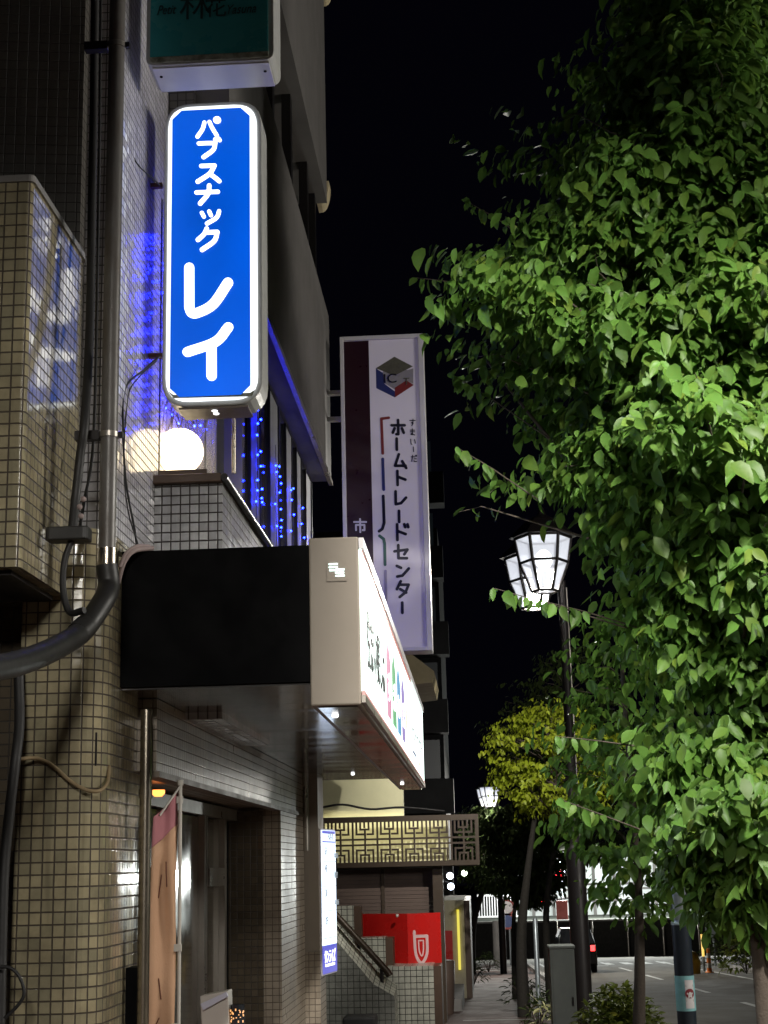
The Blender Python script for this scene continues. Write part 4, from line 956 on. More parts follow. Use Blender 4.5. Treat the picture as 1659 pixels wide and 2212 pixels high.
strokes(dd, [[(0.0, hD), (0.0, hD * 0.85), (wD, hD * 0.85)], [(0.0, hD * .85)] + [tuple(p) for p in curve([(0.0, hD * .85), (0.02, hD * .3), (wD * .5, 0.02), (wD * .95, hD * .3), (wD, hD * .85)], 5)]], 0.026, d0 + UZ * bp_, du2, UZ, n2)
strokes(dd, [[tuple(p) for p in curve([(wD * .32, hD * .72), (wD * .36, hD * .4), (wD * .55, hD * .25), (wD * .68, hD * .4), (wD * .7, hD * .72)], 4)] + [(wD * .32, hD * .72)]], 0.012, d0 + UZ * bp_, du2, UZ, n2)
strokes(dd, [[(0.02, -0.16), (0.02, -0.06)], [(wD * .6, -0.16), (wD * .8, -0.09), (wD, -0.16)]], 0.022, d0 + UZ * bp_, du2, UZ, n2)
dd.build('lettering', 'redtext', rp)
MB().ball(tuple(at(858, 1978, 26.95)), 0.03, 10, 8).build('white_stud', 'plastic', rp)
# beige gable eave above, near the tall sign
ev = [at(868, 1408, 22.0), at(888, 1412, 22.0), at(938, 1450, 22.0), at(934, 1474, 22.0), at(880, 1480, 22.0), at(850, 1440, 22.0)]
tag(MB().prism(ev[::-1], (0, 2.5, 0)).build('roof_eave', mat('beige eave', (0.30, 0.25, 0.14), 0.7)), 'pale yellow roof eave showing under the tall property sign', 'roof')
tag(MB().tube([at(-0, 0, 24) * 0 + Vector((LX0 - 0.4, YL - 0.5, 1.7)), Vector((LX0 - 0.4, YL - 0.5, 7))], 0.05).build('wall_pipe', 'bronze'), 'dark pipe rising beside the lattice building', 'pipe')

# bits beyond the lattice building: narrow frontages, hanging lamps
bx = thing('far_shop', 'narrow beige shop frontage with a yellow light strip beyond the lattice building', 'shop', (at(990, 2100, 38).x, 38, gz(38)))
a, b = at(962, 1945, 38), at(1012, 1945, 38)
MB().box(a.x - 1.5, 38.0, gz(38) - 0.2, b.x - 0.12, 44, a.z).build('wall', mat('beige shop wall', (0.42, 0.38, 0.27), 0.8), bx)
MB().box(b.x - 0.115, 38.1, gz(38) - 0.2, b.x + 0.02, 44, a.z - 0.02).build('corner_post', 'brownsill', bx)
ya = at(988, 1965, 37.95); yb = at(992, 2095, 37.95)
MB().box(ya.x - 0.02, 37.93, yb.z, ya.x + 0.04, 37.995, ya.z).build('light_strip', 'e_yellow', bx)
MB().box(ya.x - 0.35, 37.9, gz(38), ya.x - 0.14, 37.99, at(975, 2010, 38).z).build('red_banner', 'redpanel', bx)
pw = at(1003, 2150, 34)
tag(MB().extrude(round_poly([(pw.x - 0.5, 32), (pw.x - 0.02, 32), (pw.x - 0.02, 36), (pw.x - 0.5, 36)], [0.05] * 4, 3), gz(34) - 0.2, gz(34) + 0.32).build('planter', 'concrete', None, 0.01), 'low concrete kerb planter at the foot of the far frontages', 'planter')
bkt = at(985, 2150, 31.0)
tag(MB().lathe((bkt.x - 0.25, 31, gz(31)), [(0.2, 0), (0.23, 0.5), (0.25, 1.0), (0.2, 1.02)], 16).build('waste_bin', 'shutter'), 'dark brown bin beside the lattice building corner', 'bin')
pk = at(775, 2195, 24.0)
tag(MB().box(pk.x - 0.25, 24.0, gz(24), pk.x + 0.25, 24.6, pk.z - 0.02).build('bin', 'rubber', None, 0.03), 'black box at the bottom in front of the stair wall', 'box')
for i, (px, py, Y, lab) in enumerate(((972, 1892, 34, 'upper bluish lamp under the lattice canopy end'), (974, 1915, 34, 'lower bluish lamp under the lattice canopy end'), (1003, 1886, 40, 'greenish lamp right of the lattice canopy end'))):
    p = at(px, py, Y); t = thing('hanging_lamp', lab, 'lamp', tuple(p), 'small lamps beyond the lattice canopy')
    MB().ball(tuple(p), 0.075, 12, 8).build('bulb', emit('cool lamp glow', (0.75, 0.85, 1.0) if i < 2 else (0.8, 1.0, 0.7), 9.0), t)
    MB().tube([tuple(p + Vector((0, 0, 0.06))), tuple(p + Vector((-0.25, 0, 0.16)))], 0.015, 6).build('lamp_arm', 'darkmetal', t)

# dark apartment block behind
ap = thing('apartment_block', 'tall dark apartment block with faint balconies behind the tall sign', 'building', (-3.2, 48, gz(48)))
zt_ = at(965, 1140, 46).z
MB().box(-9, 46, gz(46) - 1, at(952, 1400, 46).x, 54, zt_).build('wall', mat('unlit apartment wall', (0.012, 0.012, 0.013), 0.9), ap)
XAP = at(972, 1400, 46).x
for k in range(6):
    z = gz(46) + 2.6 + k * 2.35
    MB().box(at(935, 1400, 46).x - 1.2, 45.2, z, XAP - 0.12 + (0.1 if k % 2 else 0.0), 45.98, z + 1.0).build('balcony', 'balcony', ap)
    MB().box(at(935, 1400, 46).x - 0.6, 45.96, z + 1.05, at(952, 1400, 46).x - 0.12, 45.995, z + 2.2).build('window', 'e_window', ap)

# ------------------------------------------------------------------ street lanterns
def lantern_post(X, Y, label, lights):
    zg = gz(Y); H = 6.42; zl = zg + H
    t = thing('street_lantern', label, 'street lamp', (X, Y, zg), 'twin lantern street lamps')
    MB().lathe((X, Y, zg), [(0.125, 0), (0.125, 2.55), (0.11, 2.62), (0.065, 2.66), (0.058, H - 0.2)], 16).build('post', 'polebrown', t)
    MB().tube([(X + 0.07, Y - 0.02, zg + 2.66), (X + 0.062, Y - 0.02, zg + H - 0.3)], 0.012, 6).build('conduit', 'alum', t)
    for (dx, dy), lit in zip(((-0.26, -0.62), (-0.37, 0.72)), lights):
        c = Vector((X + dx, Y + dy, zl))
        arm = MB(); arm.tube([(X, Y, zl - 0.25), (X + dx * 0.5, Y + dy * 0.5, zl + 0.42), (c.x, c.y, zl + 0.45)], 0.03, 8); arm.build('arm', 'polebrown', t)
        MB().lathe(c, [(0.46, 0.285), (0.44, 0.31), (0.22, 0.52), (0.06, 0.60), (0.03, 0.70)], 6, False, 0.0).build('lantern_roof', 'polebrown', t)
        prof = [(0.17, -0.45), (0.32, -0.06), (0.375, 0.275)]
        MB().lathe(c, prof, 6, False, 0.0).build('lantern_panes', 'pane', t)
        fr_ = MB()
        for k in range(6):
            a_ = R(60 * k); pts = [c + Vector((r_ * 1.012 * math.cos(a_), r_ * 1.012 * math.sin(a_), z)) for r_, z in prof]; fr_.tube(pts, 0.022, 6)
        for r_, z in prof:
            pts = [c + Vector((r_ * 1.012 * math.cos(R(60 * k)), r_ * 1.012 * math.sin(R(60 * k)), z)) for k in range(7)]; fr_.tube(pts, 0.020, 6)
        fr_.build('lantern_frame', 'polebrown', t)
        MB().ball(c + Vector((0, 0, -0.02)), 0.11, 16, 12, 1.25).build('bulb', 'e_bulb', t)
        if not lit: continue
        if lights is L_TREE:                                        # unseen plate added to keep this head's light off the treetop
            MB().prism([c + Vector(p) for p in ((-1.0, 0.55, -0.27), (1.0, 0.55, -0.52), (1.0, 0.55, 0.3), (-1.0, 0.55, 0.3))], (0, 0.004, 0)).build('added_shade_plate', 'polebrown', t)
        ld = bpy.data.lights.new('lantern_light', 'SPOT'); ld.energy = lit[3]; ld.spot_size = R(lit[1]); ld.spot_blend = lit[2]
        ld.color = (1.0, 0.96, 0.88); ld.shadow_soft_size = 0.03 if 10 < Y < 25 else (0.20 if lights is L_TREE else 0.8)
        lo = bpy.data.objects.new('lantern_light', ld); COL.objects.link(lo); lo.parent = t; lo.location = (dx, dy, H - 0.25)
        lo.rotation_euler = Vector(lit[0]).to_track_quat('-Z', 'Y').to_euler()
    return t
lantern_post(1.28, 20.6, 'dark twin-headed street lantern with white lit panes behind the leafy tree', L_UP)
lantern_post(0.75, 57.5, 'distant twin street lantern small among the dark far trees', L_FAR)
lantern_post(2.0, 3.0, 'nearest twin street lantern standing on the kerb right of the view', L_TREE)
lantern_post(1.3, -8.5, 'twin street lantern on the kerb behind the camera', L_BACK)
lantern_post(10.2, 8.0, 'twin street lantern on the opposite pavement', L_CROSS)

# ------------------------------------------------------------------ trees and plants
def leaf_mesh(name, pts, dirs, nrms, lens, material, parent, seed=0, wfac=0.27, curl=0.34, bright=None):
    """many single leaves: rounded, pointed, folded along the midrib and drooping at the tip"""
    rs = np.random.RandomState(seed); n = len(pts)
    P = np.array(pts); D = np.array(dirs); N = np.array(nrms); L = np.array(lens)[:, None]
    D /= np.linalg.norm(D, axis=1)[:, None]; N = N - D * (N * D).sum(1)[:, None]; N /= np.maximum(1e-6, np.linalg.norm(N, axis=1))[:, None]
    S = np.cross(D, N)
    wf = (wfac * rs.uniform(0.8, 1.2, n))[:, None]; cu_ = (curl * rs.uniform(-0.3, 1.6, n))[:, None]; fo = (rs.uniform(0.02, 0.14, n))[:, None]
    st = [(0.0, 0.0), (0.22, 0.78), (0.5, 1.0), (0.78, 0.62), (1.0, 0.0)]
    V = []; idx = []
    for t, wv in st:
        mid = P + D * L * t - N * L * (cu_ * t * t)
        if wv == 0: V.append(mid)
        else:
            V.append(mid - S * L * wf * wv + N * L * fo); V.append(mid); V.append(mid + S * L * wf * wv + N * L * fo)
    V = np.stack(V, 1).reshape(-1, 3); k = 11
    F = [(0, 2, 1), (0, 3, 2), (1, 2, 5, 4), (2, 3, 6, 5), (4, 5, 8, 7), (5, 6, 9, 8), (7, 8, 10), (8, 9, 10)]
    off = WORLD.get(parent.as_pointer(), Vector()) if parent else Vector()
    V = V - np.array(off)
    loops = np.concatenate([np.array(f) for f in F]); ls = np.array([len(f) for f in F])
    allv = (loops[None, :] + (np.arange(n) * k)[:, None]).reshape(-1)
    tot = np.tile(ls, n); start = np.concatenate([[0], np.cumsum(tot)[:-1]])
    me = bpy.data.meshes.new(name); me.vertices.add(len(V)); me.vertices.foreach_set('co', V.astype(np.float32).ravel())
    me.loops.add(len(allv)); me.loops.foreach_set('vertex_index', allv.astype(np.int32))
    me.polygons.add(len(tot)); me.polygons.foreach_set('loop_start', start.astype(np.int32)); me.polygons.foreach_set('loop_total', tot.astype(np.int32))
    me.polygons.foreach_set('use_smooth', np.ones(len(tot), bool))
    a_ = me.attributes.new('tint', 'FLOAT_VECTOR', 'POINT')
    tv = np.zeros((n, 3)); tv[:, 0] = rs.uniform(0, 1, n); tv[:, 1] = np.where(rs.uniform(0, 1, n) < 0.03, rs.uniform(0.6, 1.0, n), np.clip(rs.normal(0.05, 0.17, n), 0, 1))
    a_.data.foreach_set('vector', np.repeat(tv, k, 0).astype(np.float32).ravel())
    me.update(calc_edges=True); me.validate(); me.materials.append(M[material])
    o = bpy.data.objects.new(name, me); COL.objects.link(o); o.parent = parent; WORLD[o.as_pointer()] = off.copy(); return o

def crown(parent, cx, cy, prof, n_shoots, leaf_len, material, seed, flat=1.0, fill=0.45, front=0.0, spray=(5, 9), twig_every=9, lump=0.30, azlim=None, xlim=None, extra=None, clumps=0, csize=0.34, avoid=None):
    """leaf shoots through a crown whose half-width at height z is prof(z); lumpy, with gaps"""
    rs = random.Random(seed); zs = [p[0] for p in prof]
    def rad(z):
        for (z0, r0), (z1, r1) in zip(prof[:-1], prof[1:]):
            if z0 <= z <= z1: return r0 + (r1 - r0) * (z - z0) / (z1 - z0)
        return 0
    ph = [rs.uniform(0, 6.28) for _ in range(8)]
    def bump(a, z): return 1 + lump * (0.5 * math.sin(3 * a + 2.3 * z + ph[0]) + 0.45 * math.sin(5 * a - 3.1 * z + ph[1]) + 0.35 * math.sin(9 * a + 5.0 * z + ph[2]) + 0.3 * math.sin(7 * z + ph[3])) - lump * (0.95 if clumps > 100 else 0.35)
    pts, dirs, nr, ln = [], [], [], []; twigs = MB(); shoots = 0; guard = 0; rmax = max(p[1] for p in prof)
    cl = []
    while clumps and len(cl) < clumps:
        z = rs.uniform(zs[0], zs[-1]); r_ = rad(z); a = rs.uniform(0, 2 * math.pi)
        if rs.random() > (r_ / rmax) + 0.1 or (math.sin(a) > 0.3 and rs.random() < front): continue
        rr_ = max(0.03, r_ * bump(a, z) - csize * 0.35) * (1 - (1 - fill) * rs.random() ** 1.8)
        c = Vector((cx + math.cos(a) * rr_, cy + math.sin(a) * rr_ * flat, z))
        if xlim and c.x > xlim: continue
        cl.append((c, csize * rs.uniform(0.6, 1.35), Vector((math.cos(a), math.sin(a), 0))))
    while shoots < n_shoots and guard < n_shoots * 30:
        guard += 1
        z = rs.uniform(zs[0], zs[-1]); r_ = rad(z)
        if rs.random() > (r_ / rmax) ** 1.0 + 0.08: continue
        a = rs.uniform(0, 2 * math.pi)
        if math.sin(a) > 0.25 and rs.random() < front: continue
        rr_ = r_ * bump(a, z)
        if rr_ < 0.05: continue
        f = 1 - (1 - fill) * (rs.random() ** 1.7) if rs.random() < 0.8 else rs.uniform(0.25, 1.1)
        c = Vector((cx + math.cos(a) * rr_ * f, cy + math.sin(a) * rr_ * f * flat, z))
        if xlim and c.x > xlim: continue
        out = Vector((math.cos(a), math.sin(a), 0.0))
        if cl and rs.random() < 0.86:
            cc, cs_, out = rs.choice(cl); g3 = [rs.gauss(0, 0.42) for _ in range(3)]
            c = cc + Vector((g3[0], g3[1], g3[2] * 0.62 - 0.10)) * cs_ + out * cs_ * 0.15
        if avoid and avoid[0] < c.z < avoid[1] and c.x < avoid[2] + 0.10: continue
        shoots += 1
        tdir = (out + Vector((rs.uniform(-.5, .5), rs.uniform(-.5, .5), rs.uniform(-.25, .35)))).normalized()
        nl = rs.randint(*spray); tl_ = leaf_len * (0.8 + 0.28 * nl)
        for k in range(nl):
            t = k / max(1, nl - 1); p = c + tdir * (tl_ * (t - 0.5))
            side = tdir.cross(UZ).normalized() * (1 if k % 2 else -1)
            d = side * rs.uniform(0.3, 1.0) + tdir * rs.uniform(0.1, 0.9) + Vector((0, 0, -rs.uniform(0.25, 1.35)))
            n_ = out * rs.uniform(0.1, 1.0) + UZ * rs.uniform(0.25, 1.0) + Vector((rs.uniform(-.6, .6), rs.uniform(-.6, .6), rs.uniform(-.2, .4)))
            if avoid and avoid[0] < p.z < avoid[1] and p.x < avoid[2] + 0.03: continue
            pts.append(tuple(p + Vector((rs.uniform(-1, 1), rs.uniform(-1, 1), rs.uniform(-1, 1))) * leaf_len * 0.28)); dirs.append(tuple(d)); nr.append(tuple(n_)); ln.append(leaf_len * rs.choice((0.5, 0.75, 0.9, 1.0, 1.1, 1.25)) * rs.uniform(0.85, 1.15))
        if shoots % twig_every == 0:
            rt = Vector((cx, cy, max(zs[0] - 0.2, c.z - (c - Vector((cx, cy, c.z))).length * 0.45)))
            mid = rt.lerp(c, 0.5) + Vector((0, 0, 0.06)); twigs.tube([rt, mid, c, c + tdir * tl_ * 0.5], [0.016 * rmax / 1.6, 0.009 * rmax / 1.6, 0.004, 0.002], 5, False)
    if extra: pts += extra[0]; dirs += extra[1]; nr += extra[2]; ln += extra[3]; [twigs.tube(p_, r_, 5, False) for p_, r_ in extra[4]]
    leaf_mesh('crown', pts, dirs, nr, ln, material, parent, seed)
    twigs.build('branches', 'bark', parent)
    return len(pts)

def trunk(parent, path, r0, r1, limbs=(), m='bark'):
    n = len(path); MB().tube(curve(path, 4), [r0 + (r1 - r0) * i / ((n - 1) * 4) for i in range((n - 1) * 4 + 1)], 12).build('trunk', m, parent)
    for lp, ra2, rb2 in limbs: MB().tube(curve(lp, 4), [ra2 + (rb2 - ra2) * i / ((len(lp) - 1) * 4) for i in range((len(lp) - 1) * 4 + 1)], 8).build('limb', 'bark', parent)

# the big near tree: its left outline in the photo gives the crown radius at each height
YT1 = 9.4; ct = at(1652, 2100, YT1); CX = ct.x
outline = [(-330, 1560), (-200, 1420), (0, 1340), (90, 1290), (200, 1255), (290, 1180), (330, 1120), (430, 1115), (480, 1095), (560, 1035), (620, 1000), (690, 985), (780, 950), (850, 930), (930, 960), (990, 960), (1060, 1000), (1110, 1120), (1200, 1260), (1290, 1270), (1370, 1370), (1450, 1400), (1540, 1370), (1640, 1390), (1740, 1360), (1830, 1390), (1890, 1420), (1930, 1470), (1960, 1560)]
prof = sorted([(at(x, y, YT1).z, max(0.06, CX - at(x, y, YT1).x - (0.0 if y < 1100 else 0.12))) for y, x in outline])
# outlying sprigs that break the outline
sp = [(900, 600, 985, 610), (1000, 430, 1070, 470), (970, 805, 1060, 860), (985, 965, 1060, 1010), (1065, 1270, 1190, 1305), (1180, 1300, 1260, 1320), (1205, 1725, 1300, 1760), (1200, 1590, 1290, 1600)]
ex = ([], [], [], [], []); rs = random.Random(31)
for x0, y0, x1, y1 in sp:
    a = at(x0, y0, YT1 - 0.3); b = at(x1, y1, YT1 - 0.2); ex[4].append(([b + (b - a) * 1.5 + Vector((0, 0.1, 0)), b, a], [0.006, 0.004, 0.002]))
    for k in range(11):
        t = k / 10; p = a.lerp(b, t); sdv = 1 if k % 2 else -1
        ex[0].append(tuple(p)); ex[1].append((rs.uniform(-.6, .4), sdv * .4 + rs.uniform(-.3, .3), -rs.uniform(.3, 1.2))); ex[2].append((rs.uniform(-.6, .4), -rs.uniform(.2, 1), rs.uniform(.2, .9))); ex[3].append(0.115 * rs.uniform(0.6, 1.1))
t1 = thing('dogwood_tree', 'big leafy green tree filling the right side in lamp light', 'tree', (CX, YT1, gz(YT1)))
n1 = crown(t1, CX, YT1, prof, 8200, 0.112, 'leaf', 5, flat=0.95, fill=0.45, front=0.75, clumps=330, csize=0.37, twig_every=40, lump=0.36, avoid=(at(1170, 1340, YT1).z, at(1170, 1085, YT1).z, at(1256, 1220, YT1).x), spray=(5, 9), xlim=CX + 0.9, extra=ex)
trunk(t1, [(CX + 0.05, YT1, gz(YT1) - 0.1), (CX + 0.02, YT1, 0.8), (CX, YT1, 2.2), (CX - 0.05, YT1 + 0.02, 4.2), (CX + 0.03, YT1, 6.2), (CX, YT1, 7.4)], 0.11, 0.015,
      [([(CX, YT1, 2.6), (CX - 0.5, YT1 + 0.3, 3.5), (CX - 1.5, YT1 + 0.2, 4.9)], 0.04, 0.008),
       ([(CX, YT1, 3.3), (CX - 0.4, YT1 - 0.4, 4.2), (CX - 0.9, YT1 - 0.5, 5.6)], 0.035, 0.007), ([(CX, YT1, 1.8), (CX + 0.6, YT1 - 0.4, 2.7), (CX + 1.2, YT1 - 0.3, 4.0)], 0.04, 0.01)])
# smaller tree in the planting strip
YT2 = 14.2; c2 = at(1378, 2140, YT2)
t2 = thing('young_tree', 'slim young tree with bright low leaves over the shrub', 'tree', (c2.x, YT2, gz(YT2)))
zc2 = at(1400, 1990, YT2).z
crown(t2, c2.x + 0.05, YT2, [(zc2 - 0.03, 0.12), (zc2 + 0.06, 0.42), (zc2 + 0.3, 0.55), (zc2 + 0.8, 0.75), (zc2 + 1.6, 0.85), (zc2 + 2.4, 0.5), (zc2 + 2.9, 0.1)], 330, 0.125, 'leaf', 12, fill=0.45, spray=(5, 8))
trunk(t2, [(c2.x - 0.04, YT2, gz(YT2) - 0.1), (c2.x - 0.02, YT2, 0.0), (c2.x + 0.03, YT2, 0.7), (c2.x + 0.06, YT2, 1.6), (c2.x + 0.03, YT2, 3.4)], 0.075, 0.02)
# trees further on
YT3 = 29.5; c3 = at(1132, 2170, YT3)
t3 = thing('yellow_tree', 'yellow green street tree lit from above by the lantern', 'tree', (c3.x, YT3, gz(YT3)), 'street trees beyond the lantern')
zz = lambda py: at(1180, py, YT3).z
crown(t3, c3.x + 0.8, YT3, [(zz(1765), 0.3), (zz(1725), 1.05), (zz(1660), 1.55), (zz(1600), 1.4), (zz(1540), 0.7), (zz(1515), 0.15)], 900, 0.10, 'leaf_yel', 14, fill=0.35, front=0.4, clumps=60, csize=0.36)
trunk(t3, [(c3.x, YT3, gz(YT3) - 0.1), (c3.x, YT3, 0.2), (c3.x + 0.2, YT3, 1.6), (c3.x + 0.5, YT3, 3.2)], 0.13, 0.03, m='barkdark')
YT4 = 35.0; c4 = at(1186, 2110, YT4)
t4 = thing('dark_tree', 'dark tall tree standing behind the lantern post', 'tree', (c4.x, YT4, gz(YT4)), 'street trees beyond the lantern')
zz4 = lambda py: at(1250, py, YT4).z
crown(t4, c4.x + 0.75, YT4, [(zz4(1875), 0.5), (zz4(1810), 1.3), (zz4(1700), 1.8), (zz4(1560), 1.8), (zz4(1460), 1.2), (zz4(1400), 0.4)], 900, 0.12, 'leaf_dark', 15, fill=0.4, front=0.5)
trunk(t4, [(c4.x, YT4, gz(YT4) - 0.1), (c4.x, YT4, 0.5), (c4.x + 0.3, YT4, 2.2), (c4.x + 0.7, YT4, 4.5)], 0.09, 0.03, m='barkdark')
YT5 = 37.0; c5 = at(1112, 2150, YT5)
t5 = thing('dark_tree', 'low dark tree overhanging the pavement right of the lattice canopy', 'tree', (c5.x, YT5, gz(YT5)), 'street trees beyond the lantern')
zz5 = lambda py: at(1100, py, YT5).z
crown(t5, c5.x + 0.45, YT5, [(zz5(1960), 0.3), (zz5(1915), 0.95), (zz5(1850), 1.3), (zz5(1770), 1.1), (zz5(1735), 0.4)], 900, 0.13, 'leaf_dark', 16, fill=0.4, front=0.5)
trunk(t5, [(c5.x, YT5, gz(YT5) - 0.1), (c5.x + 0.05, YT5, 0.3), (c5.x + 0.3, YT5, 1.6)], 0.07, 0.03, m='barkdark')
YT6 = 58.0; c6 = at(1018, 2060, YT6)
t6 = thing('dark_tree', 'leaning dark tree far down against the frontages', 'tree', (c6.x, YT6, gz(YT6)), 'street trees beyond the lantern')
zz6 = lambda py: at(1060, py, YT6).z
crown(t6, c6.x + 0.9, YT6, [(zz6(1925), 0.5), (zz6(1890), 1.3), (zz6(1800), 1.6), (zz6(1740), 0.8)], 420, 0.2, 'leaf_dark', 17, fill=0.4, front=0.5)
trunk(t6, [(c6.x, YT6, gz(YT6) - 0.1), (c6.x + 0.1, YT6, -0.6), (c6.x + 0.7, YT6, 1.2), (c6.x + 1.0, YT6, 2.6)], 0.16, 0.05, m='barkdark')
# shrub at the foot of the young tree, and a variegated plant by the cabinet
def shrub(label, cx, cy, rx, ry, h, n, material, ll, seed, name='shrub', cat='shrub', grp=None, wf=0.24):
    t = thing(name, label, cat, (cx, cy, gz(cy)), grp); rs = random.Random(seed); pts, dirs, nr, ln = [], [], [], []
    for k in range(n):
        a = rs.uniform(0, 6.283); b_ = rs.uniform(0.0, 1.45); f = rs.uniform(0.6, 1.05)
        o = Vector((math.cos(a) * math.cos(b_), math.sin(a) * math.cos(b_), math.sin(b_)))
        pts.append((cx + o.x * rx * f, cy + o.y * ry * f, gz(cy) + 0.1 + o.z * h * f)); dirs.append((o.x + rs.uniform(-.6, .6), o.y + rs.uniform(-.6, .6), o.z * .4 + rs.uniform(-.6, .3))); nr.append((o.x * .6 + rs.uniform(-.4, .4), o.y * .6 + rs.uniform(-.4, .4), o.z + .4)); ln.append(ll * rs.uniform(.6, 1.2))
    leaf_mesh('foliage', pts, dirs, nr, ln, material, t, seed, wfac=wf)
    st_ = MB()
    for k in range(14):
        a = rs.uniform(0, 6.28); st_.tube([(cx, cy, gz(cy)), (cx + math.cos(a) * rx * .4, cy + math.sin(a) * ry * .4, gz(cy) + h * .6), (cx + math.cos(a) * rx * .8, cy + math.sin(a) * ry * .8, gz(cy) + h * .8)], [0.01, 0.007, 0.003], 5, False)
    st_.build('stems', 'bark', t); return t
cs = at(1335, 2160, 15.6)
shrub('dense yellow green shrub at the bottom around the young tree trunk', cs.x, 15.6, 0.52, 0.55, cs.z - gz(15.6) + 0.0, 3000, 'leaf_shrub', 0.085, 41)
shrub('low plant of pale striped leaves left of the grey cabinet', at(1172, 2180, 19.4).x, 19.4, 0.14, 0.14, at(1172, 2168, 19.4).z - gz(19.4) - 0.1, 40, 'leaf_pale', 0.2, 42, 'striped_plant', 'plant', wf=0.08)
shrub('dull green weeds between the cabinet and the pavement', at(1160, 2120, 24).x, 24, 0.25, 0.3, 0.6, 160, 'leaf_dark', 0.12, 43, 'weeds', 'plant', wf=0.12)
for i, (px, py, Y, lab) in enumerate(((1055, 2090, 60, 'grassy tuft by the far pavement signs'), (1022, 2110, 46, 'dark grassy tuft against the far frontage'), (1130, 2130, 33, 'weeds around the dark trunk on the pavement edge'))):
    shrub(lab, at(px, py, Y).x, Y, 0.45, 0.4, 0.6, 140, 'leaf_dark', 0.16, 44 + i, 'grass_tuft', 'plant', 'tufts along the pavement', wf=0.06)

# ------------------------------------------------------------------ street furniture
# grey utility cabinet
YG = 19.0
a, b = at(1186, 2045, YG), at(1240, 2045, YG)
cb = thing('utility_cabinet', 'grey green utility cabinet on the pavement before the lantern post', 'cabinet', ((a.x + b.x) / 2, YG, gz(YG)))
MB().box(a.x, YG, gz(YG), b.x, YG + 0.4, a.z - 0.03).build('cabinet_body', 'cabinet', cb, 0.01)
MB().box(a.x - 0.012, YG - 0.015, a.z - 0.029, b.x + 0.012, YG + 0.415, a.z + 0.01).build('cabinet_lid', 'cabinet', cb, 0.012)
MB().box(a.x + 0.03, YG - 0.006, gz(YG) + 0.15, b.x - 0.02, YG - 0.0005, a.z - 0.06).build('door', 'cabinet', cb, 0.003)
MB().box(b.x - 0.05, YG - 0.02, (a.z + gz(YG)) / 2, b.x - 0.035, YG - 0.0065, (a.z + gz(YG)) / 2 + 0.1).build('door_handle', 'darkmetal', cb)
# clad pole with teal sticker
YQ = 12.2; q0 = at(1478, 2110, YQ); xq = q0.x; rq = 0.073
pq = thing('clad_pole', 'navy clad pole with pale teal sticker band and small poster', 'pole', (xq, YQ, gz(YQ)))
zk = at(1465, 1995, YQ).z
MB().lathe((xq, YQ, gz(YQ)), [(rq, 0), (rq, zk - gz(YQ))], 24).build('clad_shaft', 'navy', pq)
MB().lathe((xq, YQ, zk), [(rq + 0.004, -0.01), (rq + 0.004, 0.012), (rq - 0.02, 0.03)], 24).build('clad_collar', 'polegrey', pq)
MB().lathe((xq, YQ, zk + 0.0125), [(rq - 0.014, 0), (rq - 0.02, 1.0)], 20).build('upper_shaft', 'polegrey', pq)
s0, s1 = at(1470, 2183, YQ).z, at(1470, 2107, YQ).z
MB().lathe((xq, YQ, 0), [(rq + 0.0015, s0), (rq + 0.0015, s1)], 32).build('sticker_band', 'tealband', pq)
def arc(a0, a1, z0, z1, rr_, m, name, n=10):
    mb = MB()
    for k in range(n):
        A0, A1 = a0 + (a1 - a0) * k / n, a0 + (a1 - a0) * (k + 1) / n
        mb.face([(xq + rr_ * math.cos(A0), YQ + rr_ * math.sin(A0), z0), (xq + rr_ * math.cos(A1), YQ + rr_ * math.sin(A1), z0), (xq + rr_ * math.cos(A1), YQ + rr_ * math.sin(A1), z1), (xq + rr_ * math.cos(A0), YQ + rr_ * math.sin(A0), z1)], None, True)
    return mb.build(name, m, pq)
arc(R(-97), R(-42), s0 + 0.02, s1 - 0.03, rq + 0.0035, 'paper', 'poster')
pc = (s0 + s1) / 2 + 0.0
dk = MB(); rr_ = rq + 0.0055; hw_ = 0.036
ring = [(hw_ * math.cos(R(k * 20)), hw_ * math.sin(R(k * 20))) for k in range(18)]
def cyl(u, v, extra=0.0): an = R(-70) + u / rq; return (xq + (rr_ + extra) * math.cos(an), YQ + (rr_ + extra) * math.sin(an), pc + v)
dk.mesh([cyl(0, 0)] + [cyl(u, v) for u, v in ring], [(0, i + 1, (i + 1) % 18 + 1) for i in range(18)]); dk.build('poster_disc', 'posterred', pq)
wt = MB(); wp = [(-.016, -.033), (.016, -.033), (.014, -.006), (.005, .012), (-.005, .012), (-.014, -.006)]
wt.mesh([cyl(0, -.01, 0.0012)] + [cyl(u, v, 0.0012) for u, v in wp], [(0, i + 1, (i + 1) % 6 + 1) for i in range(6)]); wt.build('poster_print', 'paper', pq)
ln_ = MB()
for v in (0.052, 0.06, -0.05, -0.058):
    ln_.mesh([cyl(-.03, v), cyl(.03, v), cyl(.03, v + .003), cyl(-.03, v + .003)], [(0, 1, 2, 3)])
ln_.build('poster_lines', 'cabinet', pq)
